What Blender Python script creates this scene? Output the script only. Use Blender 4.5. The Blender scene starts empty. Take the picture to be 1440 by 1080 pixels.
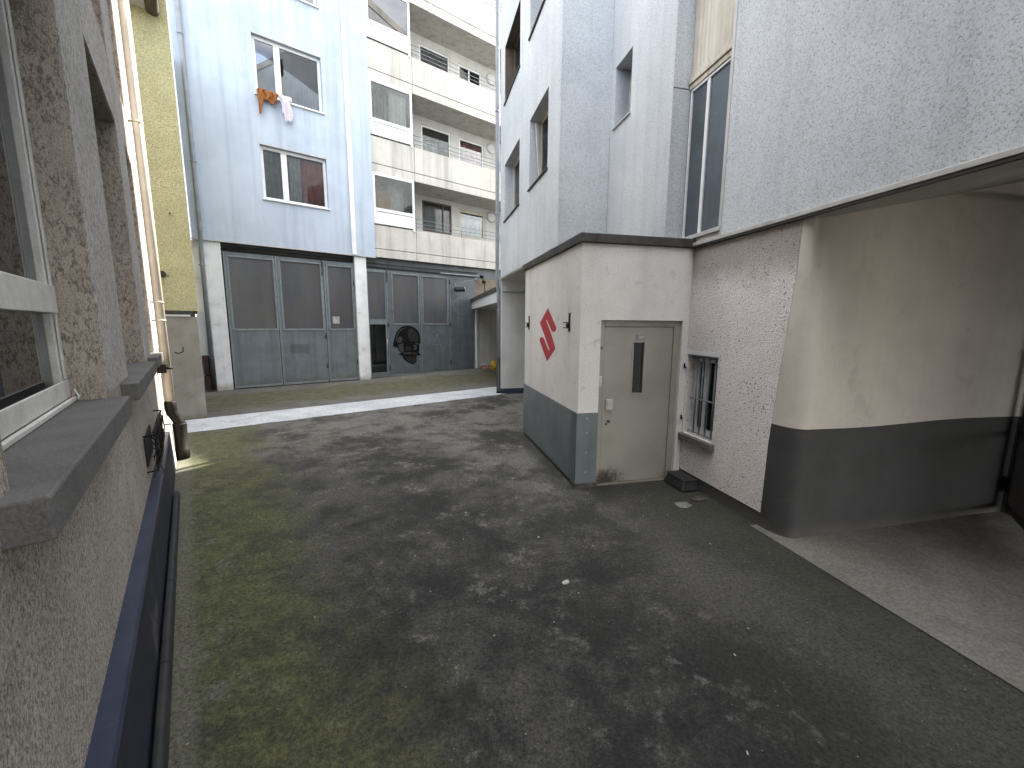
import bpy, bmesh, math, random
from mathutils import Vector, Matrix, noise as mnoise
R = math.radians
random.seed(7)
SC = bpy.context.scene
COL = SC.collection

# ------------------------------------------------------------------ shader helpers
class NT:
    def __init__(s, name):
        s.m = bpy.data.materials.new(name); s.m.use_nodes = True
        s.t = s.m.node_tree; s.n = s.t.nodes; s.n.clear()
        s.out = s.n.new('ShaderNodeOutputMaterial')
        s.tc = s.n.new('ShaderNodeTexCoord')
        s.co = s.tc.outputs['Object']
    def link(s, a, b): s.t.links.new(a, b)
    def put(s, sock, v):
        if hasattr(v, 'is_output'): s.link(v, sock)
        else: sock.default_value = v
    def mapped(s, scale=(1, 1, 1), loc=(0, 0, 0), rot=(0, 0, 0)):
        k = s.n.new('ShaderNodeMapping'); s.link(s.co, k.inputs[0])
        k.inputs['Scale'].default_value = scale; k.inputs['Location'].default_value = loc; k.inputs['Rotation'].default_value = rot
        return k.outputs[0]
    def noise(s, scale, detail=4, rough=.55, dist=0, co=None):
        k = s.n.new('ShaderNodeTexNoise'); s.link(co or s.co, k.inputs['Vector'])
        k.inputs['Scale'].default_value = scale; k.inputs['Detail'].default_value = detail
        k.inputs['Roughness'].default_value = rough; k.inputs['Distortion'].default_value = dist
        return k.outputs[0]
    def voro(s, scale, co=None, feature='F1', out='Distance', rnd=1):
        k = s.n.new('ShaderNodeTexVoronoi'); k.feature = feature; s.link(co or s.co, k.inputs['Vector'])
        k.inputs['Scale'].default_value = scale; k.inputs['Randomness'].default_value = rnd
        return k.outputs[out]
    def rng(s, v, a, b, c=0, d=1, smooth=True):
        k = s.n.new('ShaderNodeMapRange'); k.interpolation_type = 'SMOOTHSTEP' if smooth else 'LINEAR'
        s.put(k.inputs[0], v)
        for i, x in zip((1, 2, 3, 4), (a, b, c, d)): k.inputs[i].default_value = x
        return k.outputs[0]
    def math(s, op, a, b=0, c=0):
        k = s.n.new('ShaderNodeMath'); k.operation = op
        s.put(k.inputs[0], a); s.put(k.inputs[1], b); s.put(k.inputs[2], c)
        return k.outputs[0]
    def mix(s, f, a, b, mode='MIX'):
        k = s.n.new('ShaderNodeMix'); k.data_type = 'RGBA'; k.blend_type = mode
        s.put(k.inputs[0], f)
        for sock, v in ((k.inputs[6], a), (k.inputs[7], b)):
            if isinstance(v, (tuple, list)): sock.default_value = (*v[:3], 1)
            else: s.link(v, sock)
        return k.outputs[2]
    def scalecol(s, col, f):
        k = s.n.new('ShaderNodeVectorMath'); k.operation = 'SCALE'
        if isinstance(col, (tuple, list)): k.inputs[0].default_value = col[:3]
        else: s.link(col, k.inputs[0])
        s.put(k.inputs['Scale'], f)
        return k.outputs[0]
    def dot(s, v, loc=(0, 0, 0)):
        a = s.n.new('ShaderNodeVectorMath'); a.operation = 'SUBTRACT'; s.link(s.co, a.inputs[0]); a.inputs[1].default_value = loc
        k = s.n.new('ShaderNodeVectorMath'); k.operation = 'DOT_PRODUCT'; s.link(a.outputs[0], k.inputs[0]); k.inputs[1].default_value = v
        return k.outputs['Value']
    def xyz(s, i):
        k = s.n.new('ShaderNodeSeparateXYZ'); s.link(s.co, k.inputs[0]); return k.outputs[i]
    def bump(s, h, strength, dist, nrm=None):
        k = s.n.new('ShaderNodeBump'); s.link(h, k.inputs['Height']); k.inputs['Strength'].default_value = strength; k.inputs['Distance'].default_value = dist
        if nrm: s.link(nrm, k.inputs['Normal'])
        return k.outputs[0]
    def pbr(s, col, rough=.8, nrm=None, metallic=0, spec=.4):
        b = s.n.new('ShaderNodeBsdfPrincipled')
        if isinstance(col, (tuple, list)): b.inputs['Base Color'].default_value = (*col[:3], 1)
        else: s.link(col, b.inputs['Base Color'])
        s.put(b.inputs['Roughness'], rough); s.put(b.inputs['Metallic'], metallic); s.put(b.inputs['Specular IOR Level'], spec)
        if nrm: s.link(nrm, b.inputs['Normal'])
        s.link(b.outputs[0], s.out.inputs[0]); return s.m

def plain(name, c1, c2=None, ns=2.0, rough=.7, fine=.12, fs=120, streak=0, ss=6, bump=0, bs=80, bd=.004, metallic=0, spec=.4,
          foot=None, footcol=(.05, .05, .045), dirt=0, dirtcol=(.06, .055, .045), dscale=5):
    """painted / plastered surface: two tones, fine grain, rain streaks, dirt blotches, stained foot"""
    k = NT(name)
    c = k.mix(k.rng(k.noise(ns, 7, .6), .35, .68), c1, c2 or tuple(x * .86 for x in c1))
    if streak:
        st = k.noise(1, 5, .6, co=k.mapped((ss, ss, .22)))
        c = k.scalecol(c, k.rng(st, .42, .74, 1, 1 - streak))
    if dirt:
        d = k.noise(dscale, 9, .68, .4)
        c = k.mix(k.math('MULTIPLY', k.rng(d, .56, .74), dirt), c, dirtcol)
    if foot:
        zz = k.math('ADD', k.xyz(2), k.math('MULTIPLY', k.noise(3.2, 6, .65), foot))
        c = k.mix(k.rng(zz, foot * .45, foot * 1.15, .75, 0), c, footcol)
    if fine: c = k.scalecol(c, k.rng(k.noise(fs, 3, .7), .25, .75, 1 - fine, 1 + fine, False))
    n = k.bump(k.noise(bs, 5, .6), bump, bd) if bump else None
    return k.pbr(c, rough, n, metallic, spec)

def stucco(name, c1, c2, pit=(.1, .08, .07), scale=70, bd=.012, stretch=(1, 1, .55), rot=(0, .6, 0), pits=.0, pitstr=.6, top=None):
    k = NT(name)
    co = k.mapped(tuple(v for v in stretch), rot=rot)
    n1 = k.noise(scale * .5, 8, .68, .5, co)
    v1 = k.voro(scale, co)
    h = k.math('ADD', n1, k.math('MULTIPLY', v1, .7))
    c = k.mix(k.rng(k.noise(1.6, 6, .6), .35, .65), c1, c2)
    c = k.mix(k.math('MULTIPLY', k.rng(h, .62, .98, 1, 0), pitstr), c, pit)
    c = k.scalecol(c, k.rng(k.noise(scale * 3, 3, .7), .25, .75, .8, 1.2, False))
    if pits:
        p = k.noise(11, 8, .75, .3); big = k.noise(1.3, 4, .6)
        c = k.mix(k.math('MULTIPLY', k.rng(p, .60, .68), k.rng(big, .4, .6, .1, pits)), c, (.06, .055, .045))
    if pits:
        dv = k.voro(24, k.mapped((1, 1, 1), (.3, .1, .7)))
        c = k.mix(k.math('MULTIPLY', k.rng(dv, .12, .24, 1, 0), k.rng(k.noise(2.1, 5, .7), .42, .56, 0, .95)), c, (.075, .065, .055))
    if top:
        zz = k.math('ADD', k.xyz(2), k.math('MULTIPLY', k.noise(2.5, 6, .6), .5))
        c = k.mix(k.rng(zz, top - .05, top + .35, 0, .55), c, (.16, .12, .08))
    return k.pbr(c, .95, k.bump(h, 1.0, bd), 0, .15)

def glassmat(name, tint=(.85, .88, .88), rough=.01, ior=1.5, dirty=.06):
    k = NT(name)
    f = k.n.new('ShaderNodeFresnel'); f.inputs[0].default_value = ior
    tr = k.n.new('ShaderNodeBsdfTransparent'); tr.inputs[0].default_value = (*tint, 1)
    gl = k.n.new('ShaderNodeBsdfGlossy'); gl.inputs['Roughness'].default_value = rough
    gl.inputs['Color'].default_value = (.95, .97, 1, 1)
    df = k.n.new('ShaderNodeBsdfDiffuse'); df.inputs[0].default_value = (.3, .3, .29, 1)
    m0 = k.n.new('ShaderNodeMixShader'); k.put(m0.inputs[0], k.math('MULTIPLY', k.rng(k.noise(3, 6, .6), .3, .8), dirty)); k.link(tr.outputs[0], m0.inputs[1]); k.link(df.outputs[0], m0.inputs[2])
    m1 = k.n.new('ShaderNodeMixShader'); k.link(f.outputs[0], m1.inputs[0]); k.link(m0.outputs[0], m1.inputs[1]); k.link(gl.outputs[0], m1.inputs[2])
    k.link(m1.outputs[0], k.out.inputs[0]); return k.m

# ------------------------------------------------------------------ geometry helpers
ID = lambda a, d, z: (a, d, z)      # facade along local x, depth along local y
SW = lambda a, d, z: (d, a, z)      # facade along local y, depth along local x

def quad_box(bm, p, mi=0):
    vs = [bm.verts.new(x) for x in p]
    fs = []
    for f in ((0, 1, 2, 3), (4, 5, 6, 7), (0, 1, 5, 4), (1, 2, 6, 5), (2, 3, 7, 6), (3, 0, 4, 7)):
        q = bm.faces.new([vs[i] for i in f]); q.material_index = mi; fs.append(q)
    return fs

def box(bm, m, a0, a1, d0, d1, z0, z1, mi=0):
    return quad_box(bm, [m(a0, d0, z0), m(a1, d0, z0), m(a1, d1, z0), m(a0, d1, z0), m(a0, d0, z1), m(a1, d0, z1), m(a1, d1, z1), m(a0, d1, z1)], mi)

def wall(bm, m, a0, a1, z0, z1, d0, d1, holes=(), acuts=(), zcuts=(), warp=None):
    A = sorted({round(x, 4) for x in [a0, a1, *acuts] + [h[0] for h in holes] + [h[1] for h in holes] if a0 - 1e-6 <= x <= a1 + 1e-6})
    Z = sorted({round(x, 4) for x in [z0, z1, *zcuts] + [h[2] for h in holes] + [h[3] for h in holes] if z0 - 1e-6 <= x <= z1 + 1e-6})
    V = {}
    def v(i, j, k):
        if (i, j, k) not in V:
            a, z = A[i], Z[j]
            if warp: a = warp(a, z)
            V[i, j, k] = bm.verts.new(m(a, (d0, d1)[k], z))
        return V[i, j, k]
    def solid(i, j):
        if i < 0 or j < 0 or i >= len(A) - 1 or j >= len(Z) - 1: return False
        a, z = (A[i] + A[i + 1]) / 2, (Z[j] + Z[j + 1]) / 2
        return not any(h[0] < a < h[1] and h[2] < z < h[3] for h in holes)
    for i in range(len(A) - 1):
        for j in range(len(Z) - 1):
            if not solid(i, j): continue
            for k in (0, 1): bm.faces.new([v(i, j, k), v(i + 1, j, k), v(i + 1, j + 1, k), v(i, j + 1, k)])
            if not solid(i - 1, j): bm.faces.new([v(i, j, 0), v(i, j, 1), v(i, j + 1, 1), v(i, j + 1, 0)])
            if not solid(i + 1, j): bm.faces.new([v(i + 1, j, 0), v(i + 1, j, 1), v(i + 1, j + 1, 1), v(i + 1, j + 1, 0)])
            if not solid(i, j - 1): bm.faces.new([v(i, j, 0), v(i, j, 1), v(i + 1, j, 1), v(i + 1, j, 0)])
            if not solid(i, j + 1): bm.faces.new([v(i, j + 1, 0), v(i, j + 1, 1), v(i + 1, j + 1, 1), v(i + 1, j + 1, 0)])

def tube(bm, pts, r, seg=12, mi=0, cap=True):
    pts = [Vector(p) for p in pts]
    rs = r if isinstance(r, (list, tuple)) else [r] * len(pts)
    rings = []; ref = None
    for i, p in enumerate(pts):
        t = (pts[min(i + 1, len(pts) - 1)] - pts[max(i - 1, 0)]).normalized()
        if ref is None:
            ref = t.orthogonal().normalized()
        ref = (ref - t * ref.dot(t)).normalized(); b = t.cross(ref)
        rings.append([bm.verts.new(p + (ref * math.cos(2 * math.pi * k / seg) + b * math.sin(2 * math.pi * k / seg)) * rs[i]) for k in range(seg)])
    for i in range(len(rings) - 1):
        for k in range(seg):
            f = bm.faces.new([rings[i][k], rings[i][(k + 1) % seg], rings[i + 1][(k + 1) % seg], rings[i + 1][k]]); f.smooth = True; f.material_index = mi
    if cap:
        for q in (rings[0], rings[-1]): bm.faces.new(q).material_index = mi

def poly(bm, m, pts, d0, d1, mi=0):
    a = [bm.verts.new(m(p[0], d0, p[1])) for p in pts]; b = [bm.verts.new(m(p[0], d1, p[1])) for p in pts]
    bm.faces.new(a).material_index = mi; bm.faces.new(b).material_index = mi
    for i in range(len(pts)):
        j = (i + 1) % len(pts); bm.faces.new([a[i], a[j], b[j], b[i]]).material_index = mi

def sheet(bm, fn, nu, nv, th=.004):
    """soft cloth sheet: fn(i/nu, j/nv) -> point, given a thickness"""
    g = [[bm.verts.new(fn(i / nu, j / nv)) for j in range(nv + 1)] for i in range(nu + 1)]
    fs = []
    for i in range(nu):
        for j in range(nv):
            f = bm.faces.new([g[i][j], g[i + 1][j], g[i + 1][j + 1], g[i][j + 1]]); f.smooth = True; fs.append(f)
    bmesh.ops.recalc_face_normals(bm, faces=fs)
    bmesh.ops.solidify(bm, geom=fs, thickness=th)

def obj(name, bm, mats, parent=None, bevel=0, label=None, recalc=True):
    if recalc: bmesh.ops.recalc_face_normals(bm, faces=bm.faces[:])
    me = bpy.data.meshes.new(name); bm.to_mesh(me); bm.free()
    for x in (mats if isinstance(mats, (list, tuple)) else [mats]): me.materials.append(x)
    o = bpy.data.objects.new(name, me); COL.objects.link(o); o.parent = parent
    if bevel:
        b = o.modifiers.new('bevel', 'BEVEL'); b.width = bevel; b.segments = 2; b.limit_method = 'ANGLE'
    if label: o['label'] = label
    return o
def B(): return bmesh.new()
def tag(o, label, cat, group=None):
    o['label'] = label; o['category'] = cat
    if group: o['group'] = group
    return o
def thing(name, label, cat, M, group=None):
    o = bpy.data.objects.new(name, None); COL.objects.link(o); o.matrix_world = M; o.empty_display_size = .2
    return tag(o, label, cat, group)
def struct(o, kind='structure'):
    o['kind'] = kind; return o
def part(name, parent, mats, *boxes, m=ID, bevel=0, label=None):
    bm = B()
    for b in boxes: box(bm, m, *b)
    return obj(name, bm, mats, parent, bevel, label)

# local frames (origin on the ground, yaw): facade of the far block, the clad building, the left house
def frame(x, y, yaw): return Matrix.Translation((x, y, 0)) @ Matrix.Rotation(R(yaw), 4, 'Z')
FM = frame(-8.396, 12.134, 90 - 52.21)
RM = frame(.794, 4.8, 12.82)
LM = frame(-1.552, 1.568, 90 + 38.35)

# ------------------------------------------------------------------ materials
m_pale = plain('pale_cladding', (.455, .525, .63), (.40, .465, .56), 1.2, .75, .25, 160, .20, 5, .25, 200, .002, dirt=.25, dirtcol=(.3, .32, .33), dscale=1.4)
m_grey_clad = plain('grained_panel', (.55, .575, .60), (.47, .495, .52), 1.0, .8, .30, 75, .14, 5, .45, 85, .004)
m_grey_clad2 = plain('grained_panel_dull', (.40, .42, .43), (.33, .345, .35), 1.2, .8, .26, 80, .22, 7, .4, 90, .004)
def speckle(name, c1, c2, scale=60, dark=.55, streak=.14, ss=5):
    k = NT(name)
    c = k.mix(k.rng(k.noise(1.0, 6, .6), .35, .68), c1, c2)
    st = k.noise(1, 6, .62, co=k.mapped((ss, ss, .2)))
    c = k.scalecol(c, k.rng(st, .42, .76, 1, 1 - streak))
    g = k.noise(scale, 4, .8); g2 = k.noise(scale * 2.4, 3, .8)
    h = k.math('ADD', k.math('MULTIPLY', g, .6), k.math('MULTIPLY', g2, .4))
    c = k.mix(k.rng(h, .40, .50, dark, 0), c, tuple(x * .38 for x in c2))
    c = k.mix(k.rng(h, .54, .66, 0, .35), c, tuple(min(.85, x * 1.25) for x in c1))
    return k.pbr(c, .8, k.bump(h, .5, .006), 0, .25)
m_grey_clad = speckle('grained_panel', (.585, .61, .63), (.50, .525, .55), 70, .85, .14)
m_grey_clad2 = speckle('grained_panel_dull', (.575, .60, .62), (.495, .52, .545), 70, .85, .13, 5)
m_conc = plain('balcony_concrete', (.535, .52, .48), (.46, .45, .415), 1.5, .85, .2, 90, .32, 4, .2, 90, .003, dirt=.3, dirtcol=(.24, .22, .19))
m_inwall = plain('balcony_wall', (.55, .55, .53), (.47, .47, .46), 1.5, .85, .08, 100, .08, 5)
m_white = plain('white_plastic', (.74, .75, .76), (.66, .67, .68), 4, .4, .03, 60)
m_dullwhite = plain('worn_white_paint', (.66, .655, .63), (.55, .545, .52), 7, .55, .12, 90, .1, 12, .15, 120, .002, dirt=.3, dirtcol=(.25, .23, .19), dscale=9)
m_col = plain('column_paint', (.78, .79, .81), (.68, .69, .71), 3, .8, .08, 120, .12, 9, .2, 60, .004, foot=.45, footcol=(.25, .23, .19), dirt=.45, dirtcol=(.25, .22, .18), dscale=3)
m_gar = plain('garage_sheet_metal', (.165, .193, .212), (.128, .15, .168), 2.2, .45, .12, 90, .25, 8, .1, 30, .004, metallic=.15, foot=.55, footcol=(.10, .095, .07), dirt=.45, dirtcol=(.10, .10, .09), dscale=6)
m_gar2 = plain('garage_sheet_metal_dark', (.125, .145, .157), (.092, .108, .12), 2.2, .5, .12, 90, .25, 8, .1, 30, .004, metallic=.15, foot=.4, footcol=(.07, .07, .06), dirt=.5, dirtcol=(.07, .075, .07), dscale=6)
m_garfr = plain('garage_steel_frame', (.215, .245, .255), (.165, .19, .20), 6, .45, .1, 90, .15, 20, metallic=.1, dirt=.5, dirtcol=(.08, .07, .06), dscale=12)
def frosted():
    k = NT('frosted_wired_glass')
    st = k.noise(1, 4, .6, .3, k.mapped((1.6, 1.6, .4)))
    c = k.mix(k.rng(st, .35, .7), (.064, .067, .078), (.092, .093, .102))
    c = k.mix(k.rng(k.noise(1.1, 3), .4, .65, 0, .6), c, (.085, .08, .075))
    c = k.scalecol(c, k.rng(k.noise(45, 3), .3, .7, .85, 1.15, False))
    wob = k.bump(k.noise(1, 3, .5, co=k.mapped((3, 3, .6))), .12, .02)
    return k.pbr(c, .30, wob, 0, .5)
m_frost = frosted()
m_garfr2 = plain('garage_steel_frame_dark', (.175, .205, .215), (.135, .16, .17), 6, .45, .1, 90, .15, 20, metallic=.1, dirt=.5, dirtcol=(.06, .055, .05), dscale=12)
m_dark = plain('dark_interior', (.018, .018, .02), None, 3, .9, 0)
m_dkmetal = plain('dark_steel', (.03, .03, .032), (.05, .045, .04), 12, .5, .1, 90, metallic=.3)
m_black = plain('black_rubber', (.016, .017, .019), (.028, .028, .03), 9, .55, .12, 60, bump=.2, bs=40)
m_pipe = plain('grey_pipe_paint', (.22, .245, .27), (.17, .19, .21), 4, .45, .06, 80, .12, 14, dirt=.3, dirtcol=(.1, .09, .08), dscale=8)
m_rust = plain('rusty_boards', (.07, .04, .03), (.035, .022, .018), 5, .85, .2, 60, .3, 9, .4, 30)
m_yellow = stucco('yellow_roughcast', (.58, .555, .33), (.51, .485, .29), (.27, .25, .14), 60, .010, (1, 1, .9), (0, 0, 0), 0, .7)
m_plinthconc = plain('smooth_cement', (.29, .28, .25), (.235, .225, .20), 2.5, .85, .1, 120, .12, 6, .25, 70, .004, foot=.3, footcol=(.13, .125, .10), dirt=.3)
def scratched(name, c1, c2, dark, sc=46, bd=.016, st=.45, tilt=22, amt=.72, dist=.7):
    k = NT(name)
    co = k.mapped((1, 1, st), rot=(0, R(tilt), 0))
    n1 = k.noise(sc, 9, .74, dist, co); n2 = k.noise(sc * 2.6, 6, .75, dist * .5, co)
    h = k.math('ADD', k.math('MULTIPLY', n1, .62), k.math('MULTIPLY', n2, .38))
    smooth = k.rng(k.noise(3.1, 5, .6, .4), .54, .66, 1, .25)
    c = k.mix(k.rng(k.noise(1.6, 6, .6), .35, .65), c1, c2)
    c = k.mix(k.math('MULTIPLY', k.math('MULTIPLY', k.rng(h, .43, .53, 1, 0), amt), smooth), c, dark)
    c = k.mix(k.math('MULTIPLY', k.rng(k.noise(7, 8, .75, .3), .62, .72), .5), c, dark)
    c = k.scalecol(c, k.rng(k.noise(150, 4, .8), .34, .66, .55, 1.45, False))
    return k.pbr(c, .95, k.bump(h, 1, bd), 0, .12)
m_stucco = scratched('scratched_plaster', (.53, .465, .405), (.44, .385, .335), (.105, .083, .065))
m_stucco_fine = scratched('coarse_roughcast', (.53, .485, .44), (.45, .41, .37), (.12, .10, .085), 85, .014, .6, 8, .75, .3)
m_stucco_smooth = scratched('scratched_plaster_pier', (.54, .52, .495), (.455, .44, .42), (.13, .118, .11), 42, .014, .5, 10, .7)
m_sill = plain('cement_sill', (.130, .126, .122), (.095, .092, .09), 4, .9, .35, 110, bump=.5, bs=60, bd=.006, dirt=.5, dirtcol=(.08, .078, .075), dscale=7)
m_pebble = stucco('pebbledash', (.82, .78, .76), (.75, .71, .69), (.42, .37, .35), 85, .009, (1, 1, 1), (0, 0, 0), .8, .55, 2.6)
m_annex = plain('annex_render', (.72, .695, .675), (.64, .615, .595), 1.6, .9, .22, 70, .10, 2.2, .6, 45, .008, dirt=.55, dirtcol=(.30, .27, .235), dscale=7)
m_annexgrey = plain('annex_grey_sheet', (.16, .185, .195), (.125, .145, .155), 2, .4, .05, 90, .12, 9, metallic=.1, foot=.16, footcol=(.09, .075, .06), dirt=.25, dirtcol=(.09, .09, .085))
m_plinthgrey = plain('grey_base_paint', (.050, .0495, .050), (.040, .0395, .040), 2.5, .75, .12, 100, .10, 3, .25, 40, .006, foot=.22, footcol=(.085, .08, .07), dirt=.45, dirtcol=(.09, .087, .08), dscale=4.5)
m_passwall = plain('passage_plaster', (.62, .57, .515), (.53, .485, .435), 1.3, .85, .05, 110, .1, 2.2, .45, 14, .010, dirt=.4, dirtcol=(.33, .29, .25), dscale=3.5)
m_bitumen = plain('bitumen_edge', (.045, .042, .04), (.085, .08, .075), 8, .85, .25, 50, .2, 12, .5, 40, .006)
m_trim = plain('aluminium_trim', (.50, .49, .47), (.40, .39, .37), 5, .45, .06, 90, .1, 10, metallic=.2, dirt=.3, dirtcol=(.2, .17, .13))
m_slat = plain('cream_shutter_box', (.58, .54, .46), (.48, .44, .36), 3, .7, .06, 100, .3, 22)
m_soffit = plain('soffit_paint', (.58, .56, .53), (.50, .48, .46), 2, .85, .06, 90)
def doormat():
    k = NT('olive_grey_door_paint')
    c = k.mix(k.rng(k.noise(2.2, 6), .35, .65), (.305, .297, .258), (.262, .255, .222))
    d = k.n.new('ShaderNodeVectorMath'); d.operation = 'DISTANCE'; k.link(k.mapped((1.0, 1, 1.7)), d.inputs[0]); d.inputs[1].default_value = (.42, 0, .08)
    s = k.math('ADD', d.outputs['Value'], k.math('MULTIPLY', k.noise(22, 8, .75), .55))
    c = k.mix(k.rng(s, .34, .62, .95, 0), c, (.03, .022, .016))
    c = k.mix(k.rng(k.noise(14, 9, .75), .64, .70, 0, .45), c, (.17, .14, .10))
    c = k.scalecol(c, k.rng(k.noise(130, 3), .25, .75, .95, 1.05, False))
    return k.pbr(c, .42, k.bump(k.noise(7, 3), .05, .01), 0, .4)
m_door = doormat()
m_red = plain('red_paint', (.45, .045, .06), (.38, .04, .055), 9, .6, .08, 120)
m_muralblack = plain('mural_black', (.008, .008, .0085), None, 9, .85, .1, 90, spec=.08)
m_muralgrey = plain('mural_dark_grey', (.030, .028, .026), (.02, .019, .018), 9, .85, .2, 60, spec=.1)
m_muralgrey2 = plain('mural_mid_grey', (.058, .06, .063), (.035, .035, .037), 14, .85, .2, 60, spec=.1)
m_faint = plain('faded_spray', (.13, .15, .17), (.17, .205, .22), 9, .5, .1, 60)
m_blue = plain('navy_gloss_paint', (.030, .036, .066), (.045, .052, .085), 5, .35, .1, 90, bump=.15, bs=40, dirt=.35, dirtcol=(.09, .09, .10), dscale=9)
m_bluefront = plain('worn_navy_plinth', (.022, .024, .045), (.014, .015, .024), 9, .6, .5, 160, .1, 20, .6, 120, .006, dirt=.55, dirtcol=(.26, .24, .20), dscale=2.3)
m_cream_pipe = plain('cream_downpipe', (.60, .53, .45), (.52, .455, .38), 5, .5, .06, 90, .1, 14, dirt=.35, dirtcol=(.3, .25, .2), dscale=9)
m_iron = plain('rusty_cast_iron', (.006, .0055, .005), (.012, .009, .007), 11, .6, .25, 60, bump=.5, bs=50, dirt=.3, dirtcol=(.05, .034, .022), dscale=9, spec=.15)  # base taken near black to carry the shade on the downpipe foot
m_glass = glassmat('window_glass')
m_glasshi = glassmat('coated_window_glass', (.7, .74, .78), .008, 2.1, .06)
m_glassdk = plain('dark_strip_glass', (.075, .09, .105), (.055, .068, .08), 2, .16, .1, 90, .2, 8, spec=.6, dirt=.25, dirtcol=(.2, .2, .2), dscale=6)
m_curt = plain('net_curtain', (.42, .41, .40), (.30, .30, .31), 6, .9, .2, 60, .3, 30)
m_curtdk = plain('dark_curtain', (.16, .15, .15), (.10, .095, .1), 6, .9, .25, 60, .3, 30)
m_pink = plain('rose_curtain', (.42, .17, .16), (.32, .10, .11), 4, .9, .15, 60, .25, 20)
m_lace = plain('burgundy_lace', (.20, .03, .04), (.34, .10, .10), 40, .9, .3, 90)
m_offwhite = plain('white_lace', (.62, .61, .58), (.34, .34, .34), 26, .9, .25, 60)
m_wood = plain('orange_board', (.42, .22, .08), (.34, .17, .06), 3, .6, .1, 90, .15, 12)
m_brownframe = plain('brown_frame', (.10, .075, .055), (.07, .05, .038), 6, .6, .1, 80)
m_browncloth = plain('rust_brown_cloth', (.30, .115, .032), (.17, .062, .018), 14, .95, .25, 60, bump=.6, bs=50)
m_whitecloth = plain('patterned_white_cloth', (.66, .64, .68), (.48, .42, .52), 30, .95, .2, 70, bump=.4, bs=50)
m_lightdisc = plain('opal_lamp_glass', (.60, .61, .62), None, 6, .35, .03)
m_mesh = plain('rusty_mesh', (.026, .020, .017), (.016, .013, .012), 12, .7, .2, 60, metallic=.3)
m_paper = plain('white_paper', (.42, .42, .41), (.3, .3, .3), 30, .9, .1)
m_stone = plain('grey_stone', (.2, .19, .17), (.12, .115, .10), 20, .9, .2, 90)
m_redbox = plain('red_printed_card', (.30, .06, .05), (.5, .38, .34), 14, .7, .1)
m_yelbag = plain('yellow_bag', (.55, .36, .05), (.4, .24, .03), 10, .6, .1)
m_brick = plain('tan_brickwork', (.22, .19, .145), (.165, .145, .11), 9, .9, .2, 60, bump=.5, bs=30)

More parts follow.
